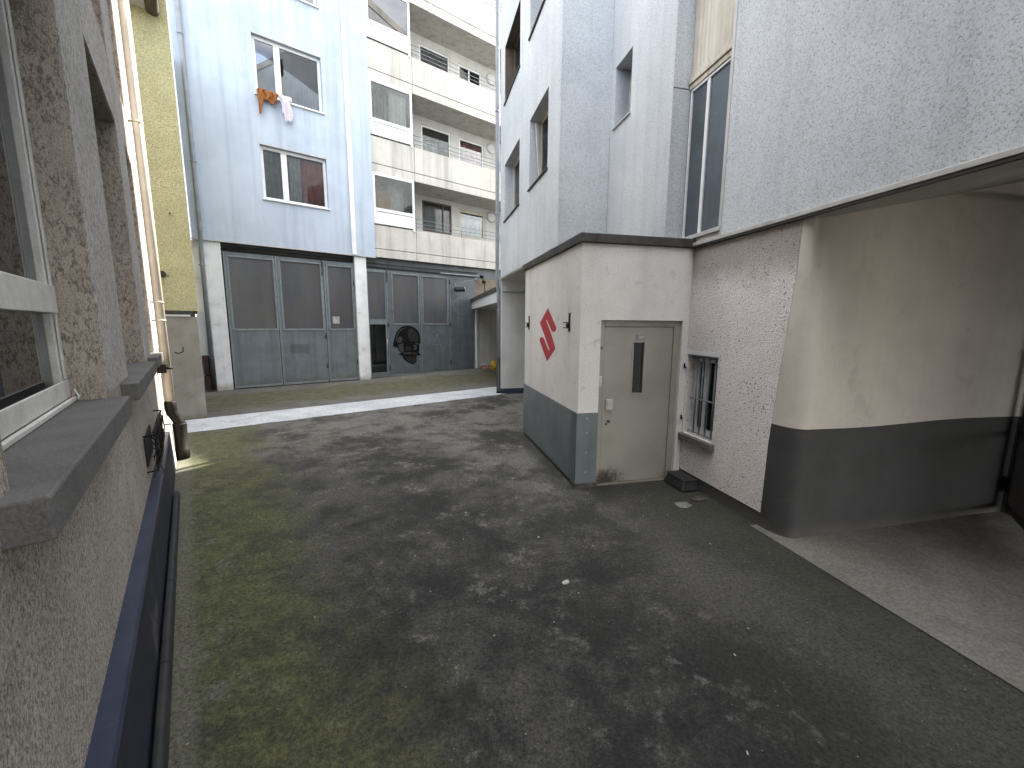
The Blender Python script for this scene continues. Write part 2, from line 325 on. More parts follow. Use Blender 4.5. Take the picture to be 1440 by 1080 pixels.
# ------------------------------------------------------------------ ground
A_ = Vector((-.6205, .7842, 0)); NA = Vector((-.7842, -.6205, 0))      # along / into the left house
C_ = Vector((-.2219, .9751, 0)); NC = Vector((.9751, .2219, 0))        # along / into the clad building
LO = Vector((-1.552, 1.568, 0)); RO = Vector((.794, 4.8, 0)); FO = Vector((-8.396, 12.134, 0)); NB = Vector((-.6128, .7903, 0))
def groundmat():
    k = NT('mossy_worn_concrete')
    b1 = k.noise(.8, 9, .68, .15); b2 = k.noise(2.4, 10, .74, .15); b4 = k.noise(7.5, 9, .78, .1)
    mixn = k.math('ADD', k.math('MULTIPLY', b1, .55), k.math('ADD', k.math('MULTIPLY', b2, .28), k.math('MULTIPLY', b4, .17)))
    u = k.dot(tuple(C_), tuple(RO)); n = k.dot(tuple(NC), tuple(RO)); t = k.dot(tuple(-NA), tuple(LO))
    c = k.mix(k.rng(mixn, .43, .58), (.027, .027, .0255), (.098, .095, .088))
    # worn, paler wheel track running past the annex, and a second fainter one
    tr = k.math('ADD', k.math('ADD', n, k.math('MULTIPLY', u, .40)), k.math('MULTIPLY', k.math('SUBTRACT', k.noise(.9, 7, .7), .5), 1.5))
    track = k.math('MULTIPLY', k.rng(k.math('ABSOLUTE', k.math('ADD', tr, .25)), .1, .8, 1, 0), k.rng(mixn, .42, .55, .2, 1))
    c = k.mix(k.math('MULTIPLY', track, .72), c, (.185, .18, .168))
    c = k.mix(k.rng(k.math('ADD', k.math('MULTIPLY', b2, .55), k.math('MULTIPLY', b4, .45)), .54, .61, 0, .7), c, (.225, .22, .205))
    dk = k.noise(.95, 8, .72, .1, k.mapped((1, 1, 1), (7, 3, 0)))
    c = k.mix(k.rng(dk, .52, .62, 0, .52), c, (.022, .023, .022))
    far = k.rng(u, -.4, 3.4)                                            # dustier, paler towards the garages
    c = k.mix(k.math('MULTIPLY', far, k.rng(mixn, .43, .56, .10, .68)), c, (.19, .186, .172))
    wig = k.math('MULTIPLY', k.math('SUBTRACT', k.noise(1.1, 9, .72, .1), .5), 2.6)
    tw = k.math('ADD', t, wig)
    moss = k.math('MULTIPLY', k.rng(tw, .45, 1.35, 1, 0), k.rng(b2, .36, .52, .35, 1))
    mosscol = k.mix(k.rng(b4, .38, .62), (.150, .158, .070), (.080, .087, .042))
    c = k.mix(k.math('MULTIPLY', moss, .88), c, mosscol)
    c = k.mix(k.math('MULTIPLY', k.math('MULTIPLY', k.rng(t, .12, .7, 1, 0), k.rng(k.noise(3.3, 9, .75, .1), .52, .64)), .7), c, (.21, .205, .185))
    seam = k.math('MULTIPLY', k.math('MULTIPLY', k.rng(n, .0, 1.15), k.rng(b2, .36, .60, .35, .9)), k.rng(u, 2.5, -.3))
    c = k.mix(seam, c, k.mix(k.rng(b4, .4, .6), (.048, .053, .034), (.075, .078, .056)))
    c = k.mix(k.rng(k.noise(.8, 8, .7, .1, k.mapped((1, 1, 1), (3, 9, 0))), .57, .70, 0, .5), c, (.080, .084, .048))
    edge = k.rng(k.math('ADD', t, k.math('MULTIPLY', k.noise(6, 5, .6), .08)), .1, .2, 1, 0)
    c = k.mix(k.math('MULTIPLY', edge, .65), c, (.175, .17, .135))
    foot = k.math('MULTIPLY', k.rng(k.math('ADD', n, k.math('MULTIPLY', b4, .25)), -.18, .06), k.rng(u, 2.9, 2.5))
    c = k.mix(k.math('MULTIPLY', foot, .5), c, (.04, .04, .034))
    agg = k.math('ADD', k.math('MULTIPLY', k.noise(38, 8, .95), .8), k.math('MULTIPLY', k.noise(150, 4, .85), .2))
    c = k.scalecol(c, k.rng(agg, .40, .60, .08, 1.68, False))
    wv = k.n.new('ShaderNodeVectorMath'); wv.operation = 'ADD'; k.link(k.co, wv.inputs[0])
    wn_ = k.n.new('ShaderNodeTexNoise'); wn_.inputs['Scale'].default_value = 1.6; wn_.inputs['Detail'].default_value = 7; k.link(k.co, wn_.inputs['Vector'])
    wsc = k.n.new('ShaderNodeVectorMath'); wsc.operation = 'SCALE'; k.link(wn_.outputs['Color'], wsc.inputs[0]); wsc.inputs['Scale'].default_value = .9; k.link(wsc.outputs[0], wv.inputs[1])
    crk = k.math('MULTIPLY', k.rng(k.voro(.42, wv.outputs[0], 'DISTANCE_TO_EDGE'), .001, .005, 1, 0), k.rng(k.noise(.7, 4), .47, .55))
    c = k.mix(k.math('MULTIPLY', crk, .4), c, (.018, .018, .016))
    sp = k.voro(30); c = k.mix(k.math('MULTIPLY', k.rng(sp, .06, .11, 1, 0), k.rng(k.noise(5, 4), .52, .60)), c, (.36, .36, .33))
    hgt = k.math('ADD', k.noise(70, 8, .8), k.math('MULTIPLY', b2, .6))
    return k.pbr(c, k.rng(mixn, .4, .6, .70, .95), k.bump(hgt, .9, .02), 0, .3)
def slabmat(name, c1, c2, moss=None, scl=1.0, wear=None):
    k = NT(name)
    c = k.mix(k.rng(k.noise(1.4 * scl, 9, .68, .5), .36, .64), c1, c2)
    c = k.mix(k.rng(k.noise(6 * scl, 9, .72, .4), .56, .7, 0, .5), c, tuple(x * .6 for x in c2))
    if moss:
        c = k.mix(moss(k), c, k.mix(k.rng(k.noise(5, 7, .7), .35, .65), (.105, .105, .058), (.062, .064, .038)))
    if wear: c = wear(k, c)
    c = k.scalecol(c, k.rng(k.noise(45, 8, .88), .36, .64, .5, 1.45, False))
    return k.pbr(c, .9, k.bump(k.noise(80, 8, .75), .5, .01), 0, .3)
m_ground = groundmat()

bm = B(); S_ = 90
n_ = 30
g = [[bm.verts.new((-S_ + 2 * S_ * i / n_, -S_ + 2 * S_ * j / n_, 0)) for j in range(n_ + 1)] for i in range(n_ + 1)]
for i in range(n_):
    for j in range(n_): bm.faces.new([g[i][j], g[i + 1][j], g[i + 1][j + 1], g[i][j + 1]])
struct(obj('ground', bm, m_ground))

def sheet_ground(name, M, pts_rows, mat):
    bm = B(); rows = [[bm.verts.new(p) for p in r] for r in pts_rows]; fs = []
    for i in range(len(rows) - 1):
        for j in range(len(rows[0]) - 1): fs.append(bm.faces.new([rows[i][j], rows[i][j + 1], rows[i + 1][j + 1], rows[i + 1][j]]))
    for f in fs:
        f.normal_update()
        if f.normal.z < 0: f.normal_flip()
    o = obj(name, bm, mat, recalc=False); o.matrix_world = M
    return struct(o)

# garage apron (rises a little to the right), pale cross strip, passage floor
def apron_moss(k):
    y = k.xyz(1); w = k.math('ADD', y, k.math('MULTIPLY', k.math('SUBTRACT', k.noise(1.2, 6, .65), .5), 2.2))
    return k.math('MULTIPLY', k.math('MULTIPLY', k.rng(w, -3.9, -2.9), k.rng(w, -.75, -1.3)), k.rng(k.noise(2, 8, .7, .5), .3, .56, .35, 1))
def rise(u, n): return .115 * max(0, min(1, (u - 3.6) / 5)) * max(0, min(1, (n + 4.1) / 3))
us = [-.75 + i * .6 for i in range(36)]; ns = [-4.15, -3.5, -2.8, -2.1, -1.4, -.7, 0, .6]
sheet_ground('driveway', FM, [[(u, n, .006 + rise(u, n)) for u in us] for n in ns],
             slabmat('apron_concrete', (.135, .13, .12), (.098, .095, .087), apron_moss))
us = [-1.12 + i * .09 for i in range(190)]
def jit(u, s): return .05 * mnoise.noise(Vector((u * 2.3, s, 0))) + .02 * mnoise.noise(Vector((u * 9, s, 3)))
def strip_wear(k, c): return k.mix(k.rng(k.noise(3, 8, .7, .6), .55, .72, 0, .55), c, (.17, .17, .165))
sheet_ground('concrete_strip', FM, [[(u, -5.42 + jit(u, 1), .010) for u in us], [(u, -4.8, .011) for u in us], [(u, -4.17 + .6 * jit(u, 7), .010) for u in us]],
             slabmat('pale_concrete_strip', (.50, .52, .55), (.40, .42, .45), None, 1, strip_wear))
def pass_wear(k, c): return k.mix(k.rng(k.noise(2, 8, .7), .5, .7, 0, .5), c, (.16, .15, .13))
sheet_ground('passage_floor', RM, [[(n, u, .006) for n in (1.37, 1.45, 2.2, 3.0, 3.8, 4.6, 6.0)] for u in (-9, -6, -4, -3, -2, -1.5, -1.28)],
             slabmat('passage_concrete', (.17, .16, .145), (.13, .122, .11), None, 1.3, pass_wear))

# ------------------------------------------------------------------ windows
def curtain_sheet(name, parent, mat, m, a0, a1, z0, z1, d, amp=.025, waves=9, label=None):
    bm = B(); ph = random.random() * 6
    def fn(x, y):
        a = a0 + (a1 - a0) * x
        return m(a, d + amp * math.sin(ph + x * waves * 6.28) * (.6 + .4 * y) + .4 * amp * math.sin(x * waves * 2.3 * 6.28 + 1), z1 + (z0 - z1) * y)
    sheet(bm, fn, int(waves * 8), 3, .003)
    return obj(name, bm, mat, parent, label=label)
def window(parent, m, a0, a1, z0, z1, d, muls=(), rails=(), fw=.07, mat=None, glass=None, dep=.06, curtains=(), sill=None, label=None, name='window', bev=.006):
    bm = B(); e = .004
    box(bm, m, a0 + e, a0 + fw, d, d + dep, z0 + e, z1 - e); box(bm, m, a1 - fw, a1 - e, d, d + dep, z0 + e, z1 - e)
    box(bm, m, a0 + fw, a1 - fw, d, d + dep, z0 + e, z0 + fw); box(bm, m, a0 + fw, a1 - fw, d, d + dep, z1 - fw, z1 - e)
    for p, w in muls: box(bm, m, p - w / 2, p + w / 2, d + .003, d + dep - .003, z0 + fw, z1 - fw)
    for p, w in rails: box(bm, m, a0 + fw, a1 - fw, d + .005, d + dep - .005, p - w / 2, p + w / 2)
    w = obj('window' if name is None else name, bm, mat or m_white, parent, bev, label)
    A = [a0 + fw] + [x for p, q in muls for x in (p - q / 2, p + q / 2)] + [a1 - fw]
    Z = [z0 + fw] + [x for p, q in rails for x in (p - q / 2, p + q / 2)] + [z1 - fw]
    bm = B()
    for i in range(0, len(A), 2):
        for j in range(0, len(Z), 2): box(bm, m, A[i], A[i + 1], d + dep * .45, d + dep * .45 + .006, Z[j], Z[j + 1])
    obj('pane', bm, glass or m_glass, w)
    for (ca0, ca1, cz0, cz1, cm, wv) in curtains: curtain_sheet('curtain', w, cm, m, ca0, ca1, cz0, cz1, d + dep + .07, .022, wv)
    if sill: part('sill', w, sill[1], sill[0], m=m, bevel=.004)
    return w

# ------------------------------------------------------------------ far block: clad stair bay, balconies, garages
ap = thing('apartment_block', 'pale blue-white clad apartment block with concrete balconies above two grey garage doors', 'apartment building', FM)
TOP = 17.6
wins = [(1.14, 2.96, 5.665, 7.175), (1.14, 2.96, 8.52, 10.10), (1.14, 2.96, 11.48, 13.05), (1.14, 2.96, 14.4, 15.95)]
bm = B(); wall(bm, ID, -.66, 4.42, 4.31, TOP, -.15, .05, wins); box(bm, ID, 4.22, 4.42, .05, 1.3, 4.31, TOP)
box(bm, ID, -.66, -.46, .05, 9.5, 4.31, TOP)
obj('cladding', bm, m_pale, ap)
part('interior', ap, m_dark, (-.44, 4.2, .75, 9.5, 4.31, TOP - .1), (4.2, 17, 1.45, 9.5, 4.31, TOP - .1), (-.5, 17.0, .55, 9.5, 0.0, 4.05))
part('roof_slab', ap, m_conc, (-.7, 17.05, -.22, 9.6, TOP, TOP + .35))
bm = B()
for x in (1.10, 2.99):
    for z0, z1 in ((4.33, 5.6), (7.25, 8.46), (10.2, 11.4)): part('panel_joint', ap, m_grey_clad2, (x - .006, x + .006, -.154, -.15, z0, z1))
bm = B(); box(bm, ID, 3.62, 3.77, -.19, -.15, 4.315, TOP)
obj('cover_strip', bm, m_white, ap, .012)
bm = B(); box(bm, ID, -.68, 4.44, -.165, -.145, 4.285, 4.315); obj('drip_edge', bm, m_trim, ap)
wcur = [
    [(1.22, 1.70, 5.7, 7.08, m_curtdk, 6), (1.86, 2.25, 5.7, 7.08, m_curt, 4), (2.25, 2.88, 5.7, 7.08, m_pink, 5)],
    [(2.28, 2.88, 8.55, 9.98, m_curt, 7), (1.86, 2.28, 8.55, 9.3, m_curt, 5)],
    [(1.22, 2.88, 11.55, 12.95, m_curt, 14)], []]
for (a0, a1, z0, z1), cs in zip(wins, wcur):
    window(ap, ID, a0, a1, z0, z1, -.04, muls=[(1.765, .16)], fw=.085, glass=m_glass if z0 < 6 else m_glasshi, curtains=cs, sill=((a0 - .03, a1 + .03, -.20, -.045, z0 - .035, z0 + .004), m_white))
    part('window_head', ap, m_trim, (a0 - .02, a1 + .02, -.157, -.149, z1 + .003, z1 + .03))
# clothes rail in front of the middle window
bm = B(); tube(bm, [(1.10, -.26, 8.585), (2.06, -.26, 8.565)], .012, 8); tube(bm, [(1.16, -.26, 8.58), (1.16, -.05, 8.58)], .008, 6); tube(bm, [(2.0, -.26, 8.566), (2.0, -.05, 8.566)], .008, 6)
obj('clothes_rail', bm, m_white, ap)
# columns and lower wall
bm = B(); box(bm, ID, -.43, -.03, -.10, .4, 0, 4.285); obj('column', bm, m_col, ap, .012)
bm = B(); box(bm, ID, 3.70, 4.10, -.10, .4, 0, 4.285); obj('column', bm, m_col, ap, .012)
part('side_wall', ap, m_col, (-.74, -.43, .10, .5, 0, 4.285))
part('board_stack', ap, m_rust, (-.70, -.46, -.06, .095, .06, .48), (-.69, -.44, -.07, .095, .5, .80), (-.71, -.45, -.065, .095, .82, 1.06), bevel=.01)
part('garage_lintel', ap, m_gar2, (-.03, 3.70, .10, .4, 4.06, 4.31), (4.10, 17.0, .10, .5, 3.93, 4.33))
bm = B()
for z, d in ((4.12, .02), (4.20, -.01)): tube(bm, [(-.03, d, z), (3.7, d, z)], .025, 8)
for z, d in ((4.00, .02), (4.12, -.01)): tube(bm, [(4.1, d, z), (8.75, d, z)], .025, 8)
obj('door_track', bm, m_dkmetal, ap)
part('soffit', ap, m_conc, (-.66, 4.42, .05, .7, 4.312, 4.40))
# garage doors
def garage(name, leaves, mats, z0=.03, ztop=4.05, lab=None):
    """leaves: (a0,a1,glass or None (ga0,ga1,gz0,gz1))"""
    bm = B(); panes = []
    for a0, a1, gl in leaves:
        if gl:
            ga0, ga1, gz0, gz1 = gl
            wall(bm, ID, a0 + .006, a1 - .006, z0, ztop, 0, .05, [gl])
            for (x0, x1, y0, y1) in ((ga0 - .05, ga0, gz0 - .05, gz1 + .05), (ga1, ga1 + .05, gz0 - .05, gz1 + .05), (ga0, ga1, gz1, gz1 + .05), (ga0, ga1, gz0 - .06, gz0)): box(bm, ID, x0, x1, -.018, 0, y0, y1, 1)
            panes.append(gl)
        else: box(bm, ID, a0 + .006, a1 - .006, 0, .05, z0, ztop)
        for x in (a0 + .012, a1 - .05): box(bm, ID, x, x + .038, -.014, -.0005, z0 + .001, ztop - .001, 1)
        box(bm, ID, a0 + .05, a1 - .05, -.012, -.0005, z0 + .002, z0 + .07, 1)
    o = obj(name, bm, mats, ap, .004, lab)
    for p in panes: part('pane', o, m_frost, (p[0], p[1], .02, .03, p[2], p[3]))
    return o
g1 = garage('garage_door', [(.0, 1.30, (.13, 1.25, 1.83, 3.91)), (1.30, 2.70, (1.46, 2.60, 1.83, 3.92)), (2.70, 3.69, (2.84, 3.60, 1.83, 3.89))], [m_gar, m_garfr], lab='pale grey-blue sheet metal garage door with three tall frosted panes')
bm = B(); box(bm, ID, 1.58, 2.13, -.003, 0, 1.03, 1.33); obj('cover_plate', bm, m_gar2, g1)
bm = B(); box(bm, ID, 2.92, 3.14, .012, .019, 2.0, 2.24); obj('paper_notice', bm, m_curt, g1)
bm = B()
for x, z in ((2.66, .5), (2.66, 1.5), (2.66, 3.85), (3.66, .6), (3.66, 3.3)): bm = B(); tube(bm, [(x, -.03, z), (x, -.03, z + .16)], .018, 8); obj('hinge', bm, m_dkmetal, g1)
bm = B(); tube(bm, [(2.66, -.035, 3.55), (2.66, -.035, 4.15)], .012, 8); obj('bolt', bm, m_dkmetal, g1)
g2 = garage('garage_door', [(4.80, 6.12, (5.06, 6.05, 2.02, 3.80)), (6.12, 7.40, (6.26, 7.28, 2.03, 3.80)), (7.40, 8.60, None)], [m_gar2, m_garfr2], .05, 3.92, 'darker grey garage door with a sprayed helmeted skull')
# wicket door + glass above
bm = B(); wall(bm, ID, 4.10, 4.80, .05, 3.92, .0, .05, [(4.16, 4.74, .22, 1.98), (4.16, 4.76, 2.16, 3.82)])
for r in ((4.11, 4.16, .16, 2.04), (4.74, 4.79, .16, 2.04), (4.16, 4.74, 1.98, 2.04), (4.16, 4.74, .16, .22)): box(bm, ID, r[0], r[1], -.02, 0, r[2], r[3], 0)
wk = obj('wicket_door', bm, m_garfr2, ap, .004)
part('pane', wk, m_frost, (4.16, 4.76, .02, .03, 2.16, 3.82)); part('pane', wk, m_glass, (4.16, 4.74, .02, .03, .22, 1.98))
bm = B(); tube(bm, [(4.765, -.05, 1.0), (4.765, -.05, 1.45)], .014, 8); tube(bm, [(4.765, -.05, 1.0), (4.765, 0, 1.0)], .01, 6); tube(bm, [(4.765, -.05, 1.45), (4.765, 0, 1.45)], .01, 6)
obj('handle', bm, m_trim, wk)
bm = B()
for x, z in ((4.84, .3), (4.84, 1.9), (7.42, .4), (7.42, 1.92), (7.42, 3.6), (4.84, 3.7)): bm = B(); tube(bm, [(x, -.03, z), (x, -.03, z + .17)], .02, 8); obj('hinge', bm, m_dkmetal, g2)
bm = B(); tube(bm, [(4.84, -.035, 3.5), (4.84, -.035, 4.1)], .012, 8); obj('bolt', bm, m_dkmetal, g2)
# skull mural, flat paint on the sheet metal
MUR = {
 'sil': ([(4.987, 1.18), (5.0, 1.29), (5.031, 1.38), (5.06, 1.5), (5.104, 1.606), (5.15, 1.71), (5.213, 1.789), (5.28, 1.85), (5.358, 1.895), (5.45, 1.925), (5.543, 1.936), (5.67, 1.932), (5.781, 1.912), (5.89, 1.85), (5.98, 1.774), (6.04, 1.67), (6.088, 1.545), (6.094, 1.265), (6.032, 1.241), (6.041, 1.049), (6.008, .884), (6.09, .842), (6.075, .791), (5.923, .785), (5.902, .555), (5.818, .482), (5.709, .483), (5.498, .588), (5.358, .733), (5.348, .821), (5.18, .86), (5.312, .922), (5.211, 1.013), (5.164, 1.138), (5.05, 1.15)], 0, 0),
 'helm': ([(5.596, 1.775), (5.68, 1.83), (5.752, 1.84), (5.84, 1.80), (5.91, 1.724), (5.98, 1.64), (6.014, 1.546), (6.022, 1.343), (5.79, 1.322), (5.63, 1.351), (5.59, 1.45), (5.60, 1.55), (5.57, 1.66)], 1, 1),
 'ear': ([(5.158, 1.40), (5.203, 1.507), (5.26, 1.53), (5.32, 1.518), (5.382, 1.43), (5.326, 1.332), (5.221, 1.285), (5.15, 1.336)], 2, 1),
 'cheek': ([(5.192, 1.212), (5.25, 1.25), (5.311, 1.258), (5.37, 1.30), (5.414, 1.231), (5.37, 1.17), (5.384, 1.132), (5.405, .956), (5.325, .934), (5.238, 1.037)], 2, 1),
 'jaw': ([(5.399, .794), (5.5, .74), (5.61, .77), (5.74, .73), (5.881, .761), (5.876, .582), (5.80, .52), (5.72, .525), (5.526, .624)], 1, 1),
 'nose': ([(5.786, 1.196), (5.868, 1.22), (5.92, 1.17), (5.946, 1.116), (5.91, 1.06), (5.889, 1.016), (5.806, .993), (5.82, 1.1)], 2, 1),
 'teeth': ([(5.723, .91), (5.80, .925), (5.94, .912), (5.937, .81), (5.83, .80), (5.72, .818)], 1, 1),
 'brow': ([(5.463, 1.13), (5.55, 1.16), (5.65, 1.149), (5.69, 1.09), (5.673, 1.023), (5.57, 1.0), (5.485, .979)], 1, 1),
 'jawbar': ([(5.404, .931), (5.696, .926), (5.694, .865), (5.401, .861)], 2, 1),
 'rim': ([(5.12, 1.336), (5.14, 1.45), (5.179, 1.556), (5.23, 1.67), (5.302, 1.752), (5.40, 1.81), (5.514, 1.845), (5.528, 1.869), (5.39, 1.84), (5.29, 1.788), (5.20, 1.69), (5.154, 1.581), (5.11, 1.47), (5.087, 1.362)], 2, 1),
 'orbit': ([(5.88, 1.29), (5.99, 1.28), (6.0, 1.22), (5.9, 1.20)], 2, 1)}
bm = B()
for pts, mi, lay in MUR.values(): poly(bm, ID, pts, -.0165 - .003 * lay, -.0145 - .002 * lay, mi)
obj('skull_mural', bm, [m_muralblack, m_muralgrey, m_muralgrey2], g2, label='black and grey helmeted skull sprayed on the door')
def ring(bm, m, ca, cz, r, w, d0, d1, a0=0, a1=360, n=40, sq=1.0):
    for i in range(n):
        t0, t1 = R(a0 + (a1 - a0) * i / n), R(a0 + (a1 - a0) * (i + 1) / n)
        p = [(ca + rr * math.cos(t) * sq, cz + rr * math.sin(t)) for rr, t in ((r, t0), (r + w, t0), (r + w, t1), (r, t1))]
        poly(bm, m, p, d0, d1)
bm = B(); ring(bm, ID, 6.86, 1.36, .40, .018, -.003, -.0005, -70, 200); box(bm, ID, 6.6, 7.0, -.003, -.0005, 1.18, 1.20); poly(bm, ID, [(6.62, 1.19), (6.82, 1.62), (6.85, 1.62), (6.65, 1.19)], -.003, -.0005); poly(bm, ID, [(6.95, 1.1), (6.98, 1.1), (6.86, 1.62), (6.83, 1.62)], -.003, -.0005)
obj('graffiti_tag', bm, m_faint, g2, label='faint sprayed circle with crossed strokes'); bm = B(); ring(bm, ID, 7.95, 2.75, .33, .02, -.003, -.0005, 60, 330)
obj('graffiti_tag', bm, m_faint, g2, label='faint sprayed curve high on the solid leaf')
# wall behind the canopy, right of the garages
part('rear_wall', ap, m_inwall, (8.66, 17.0, .12, .54, 0, 2.9)); part('brick_band', ap, m_brick, (8.62, 17.0, .06, .1, 2.92, 3.92))
bm = B(); box(bm, ID, 8.62, 8.72, -.03, .09, .08, 2.62); obj('door_post', bm, m_white, ap, .006)
# balconies
lev = [(4.335, 5.43), (7.155, 8.32), (10.10, 11.27), (12.98, 14.23)]
for i, (zb, zt) in enumerate(lev):
    nx = lev[i + 1][0] if i < 3 else 15.9
    bm = B()
    for a0, a1 in ((4.425, 6.0), (6.015, 17.0)): box(bm, ID, a0, a1, -.10, .04, zb + .30, zt); box(bm, ID, a0, a1, -.094, .04, zb, zb + .285)
    obj('balcony_parapet', bm, m_conc, ap, .012)
    part('balcony_floor', ap, m_conc, (4.425, 17.0, .04, 1.22, zb + .004, zb + .2))
    hol = {0: [(6.9, 8.26, 5.78, 6.99), (8.58, 9.99, 5.78, 6.93)], 1: [(6.93, 8.26, 8.55, 9.83), (8.66, 9.9, 8.55, 9.79)], 2: [(6.93, 8.27, 11.5, 12.70), (8.67, 9.8, 11.5, 12.62)], 3: []}[i]
    bm = B(); wall(bm, ID, 4.425, 17.0, zb + .2, nx + .1, 1.22, 1.36, hol); obj('balcony_wall', bm, m_inwall, ap)
    # railing
    bm = B()
    for h in (.14, .27, .42): tube(bm, [(5.97, -.05, zt + h), (17.0, -.05, zt + h)], .011, 6)
    for x in (6.05, 8.0, 9.9, 12, 14): tube(bm, [(x, -.03, zt - .02), (x, -.03, zt + .42)], .013, 6)
    obj('balcony_railing', bm, m_pipe, ap)
    # glazed enclosure
    if i < 3:
        z0, z1 = zt + .035, nx - .01
        bm = B(); fwid = .075
        box(bm, ID, 4.43, 4.43 + fwid, -.14, -.08, z0, z1); box(bm, ID, 5.87, 5.95, -.14, -.08, z0 - .09, z1)
        box(bm, ID, 4.43 + fwid, 5.87, -.14, -.08, z1 - .09, z1); box(bm, ID, 4.43 + fwid, 5.87, -.14, -.08, z0 + .42, z0 + .53); box(bm, ID, 4.43 + fwid, 5.87, -.135, -.09, z0, z0 + .40)
        box(bm, ID, 5.89, 5.95, -.08, 1.2, z0, z0 + .42)
        e = obj('balcony_glazing', bm, m_white, ap, .006)
        part('pane', e, m_glasshi if i == 2 else m_glass, (4.43 + fwid, 5.87, -.115, -.108, z0 + .53, z1 - .09)); part('side_pane', e, m_glass, (5.91, 5.918, -.08, 1.2, z0 + .42, z1))
        if i == 1: curtain_sheet('curtain', e, m_curtdk, ID, 4.55, 5.2, z0 + .1, z1 - .1, .25, .03, 5); curtain_sheet('curtain', e, m_offwhite, ID, 5.22, 5.84, z0 + .1, z1 - .1, .15, .02, 4)
        if i == 0: curtain_sheet('curtain', e, m_curt, ID, 5.15, 5.8, z0 + .1, z1 - .1, .5, .01, 3)
        if i == 2: curtain_sheet('curtain', e, m_curt, ID, 4.6, 5.8, z0 + .1, z1 - .1, .4, .03, 8)
    # windows on the balcony wall
    for q, (a0, a1, z0, z1) in enumerate(hol):
        if i == 0 and q == 0: window(ap, ID, a0, a1, z0, z1, 1.24, muls=[(7.86, .06)], mat=m_brownframe, curtains=[(a0 + .06, a1 - .06, z0, z1 - .1, m_curtdk, 9)])
        elif i == 0: window(ap, ID, a0, a1, z0, z1, 1.24, mat=m_slat, fw=.12, curtains=[(a0 + .1, a1 - .1, z0 + .05, z0 + .85, m_offwhite, 5)])
        elif i == 1 and q == 0: window(ap, ID, a0, a1, z0, z1, 1.24, curtains=[(a0 + .1, a0 + .8, z0, z0 + .75, m_curt, 4)])
        elif i == 1: window(ap, ID, a0, a1, z0, z1, 1.24, curtains=[(a0 + .06, a1 - .06, z0, z1 - .08, m_lace, 6)])
        elif q == 0: window(ap, ID, a0, a1, z0, z1, 1.24, curtains=[(a0 + .06, a1 - .06, z0, z1 - .08, m_curtdk, 9)])
        else: window(ap, ID, a0, a1, z0, z1, 1.24, muls=[(9.2, .06)], curtains=[(a0 + .06, a1 - .06, z0, z1 - .08, m_offwhite, 3)])
    # round bulkhead lamp
    if i < 3:
        bm = B(); zc = (6.84, 9.76, 12.56)[i]
        tube(bm, [(10.3, 1.22, zc), (10.3, 1.17, zc), (10.3, 1.14, zc), (10.3, 1.125, zc)], [.23, .23, .19, .10], 24); obj('round_wall_lamp', bm, m_lightdisc, ap)
part('end_wall', ap, m_conc, (17.0, 17.15, -.1, 9.5, 0, TOP))
q0 = LO + A_ * 4.8 + NA * .08; hz = Vector((math.sin(R(33)), math.cos(R(33)), 0)); sx = Vector((hz.y, -hz.x, 0))
bm = B(); c0 = q0 + hz * 20; H_ = 19.65 * math.tan(R(41))
quad_box(bm, [FM.inverted() @ (c0 + sx * a + hz * b + Vector((0, 0, z))) for z in (0, H_) for a, b in ((-6, 0), (5, 0), (5, 3), (-6, 3))])
obj('sun_blocker', bm, m_conc, ap)  # unseen block added to cut the sunbeam off close to the left house
# grey downpipe with clips
def downpipe(parent, pts, r, mat, clips, name='downpipe', foot=None):
    bm = B(); tube(bm, pts, r, 14)
    o = obj(name, bm, mat, parent)
    for (a, d, z) in clips:
        bm = B(); tube(bm, [(a, d, z - .02), (a, d, z + .02)], r + .007, 14); box(bm, ID, a - r - .03, a + r + .03, d - .006, d + .006, z - .01, z + .01)
        obj('pipe_clip', bm, mat, o)
    return o
downpipe(ap, [(-.46, -.215, 18), (-.46, -.215, 4.45), (-.475, -.19, 4.2), (-.49, -.18, 3.9), (-.50, -.18, .9)], .052, m_pipe, [(-.46, -.215, 9.4), (-.46, -.215, 6.3), (-.46, -.215, 4.6), (-.495, -.18, 3.6)])
bm = B(); tube(bm, [(-.50, -.18, 1.0), (-.50, -.18, .98), (-.50, -.18, .5), (-.50, -.18, .47), (-.50, -.18, .1)], [.055, .068, .068, .058, .058], 12); obj('pipe_boot', bm, m_black, ap)

# drying clothes
def garment(name, fn, nu, nv, mat, label, th=.02):
    bm = B(); sheet(bm, fn, nu, nv, th)
    o = obj(name, bm, mat); o.matrix_world = FM
    s = o.modifiers.new('sub', 'SUBSURF'); s.levels = 1; s.render_levels = 2
    return tag(o, label, 'garment')
def brown(x, y):
    a = 1.17 + .50 * x + .02 * math.sin(9 * y + 4 * x)
    top = 8.62 - .01 * x; ln = .30 - .08 * abs(x - .35) + .05 * math.sin(11 * x)
    if x < .2: ln += .42 * (1 - x / .2) ** .3 if x < .17 else .2
    ang = min(1, y / .22) * math.pi
    d = -.26 + .035 * math.cos(ang) if y < .22 else -.295
    z = top + .03 * math.sin(ang) if y < .22 else top - ln * (y - .22) / .78
    f = .035 * math.sin(17 * x + 3 * y) * min(1, y * 3) + .02 * math.sin(31 * x - 5 * y)
    if x < .17 and y > .5: a = 1.17 + .11 * (x / .17) * .8
    return (a, d + f - .01, z + .012 * math.sin(23 * x))
garment('brown_garment', brown, 22, 14, m_browncloth, 'rust brown garment with hanging strap draped over the window rail', .03)
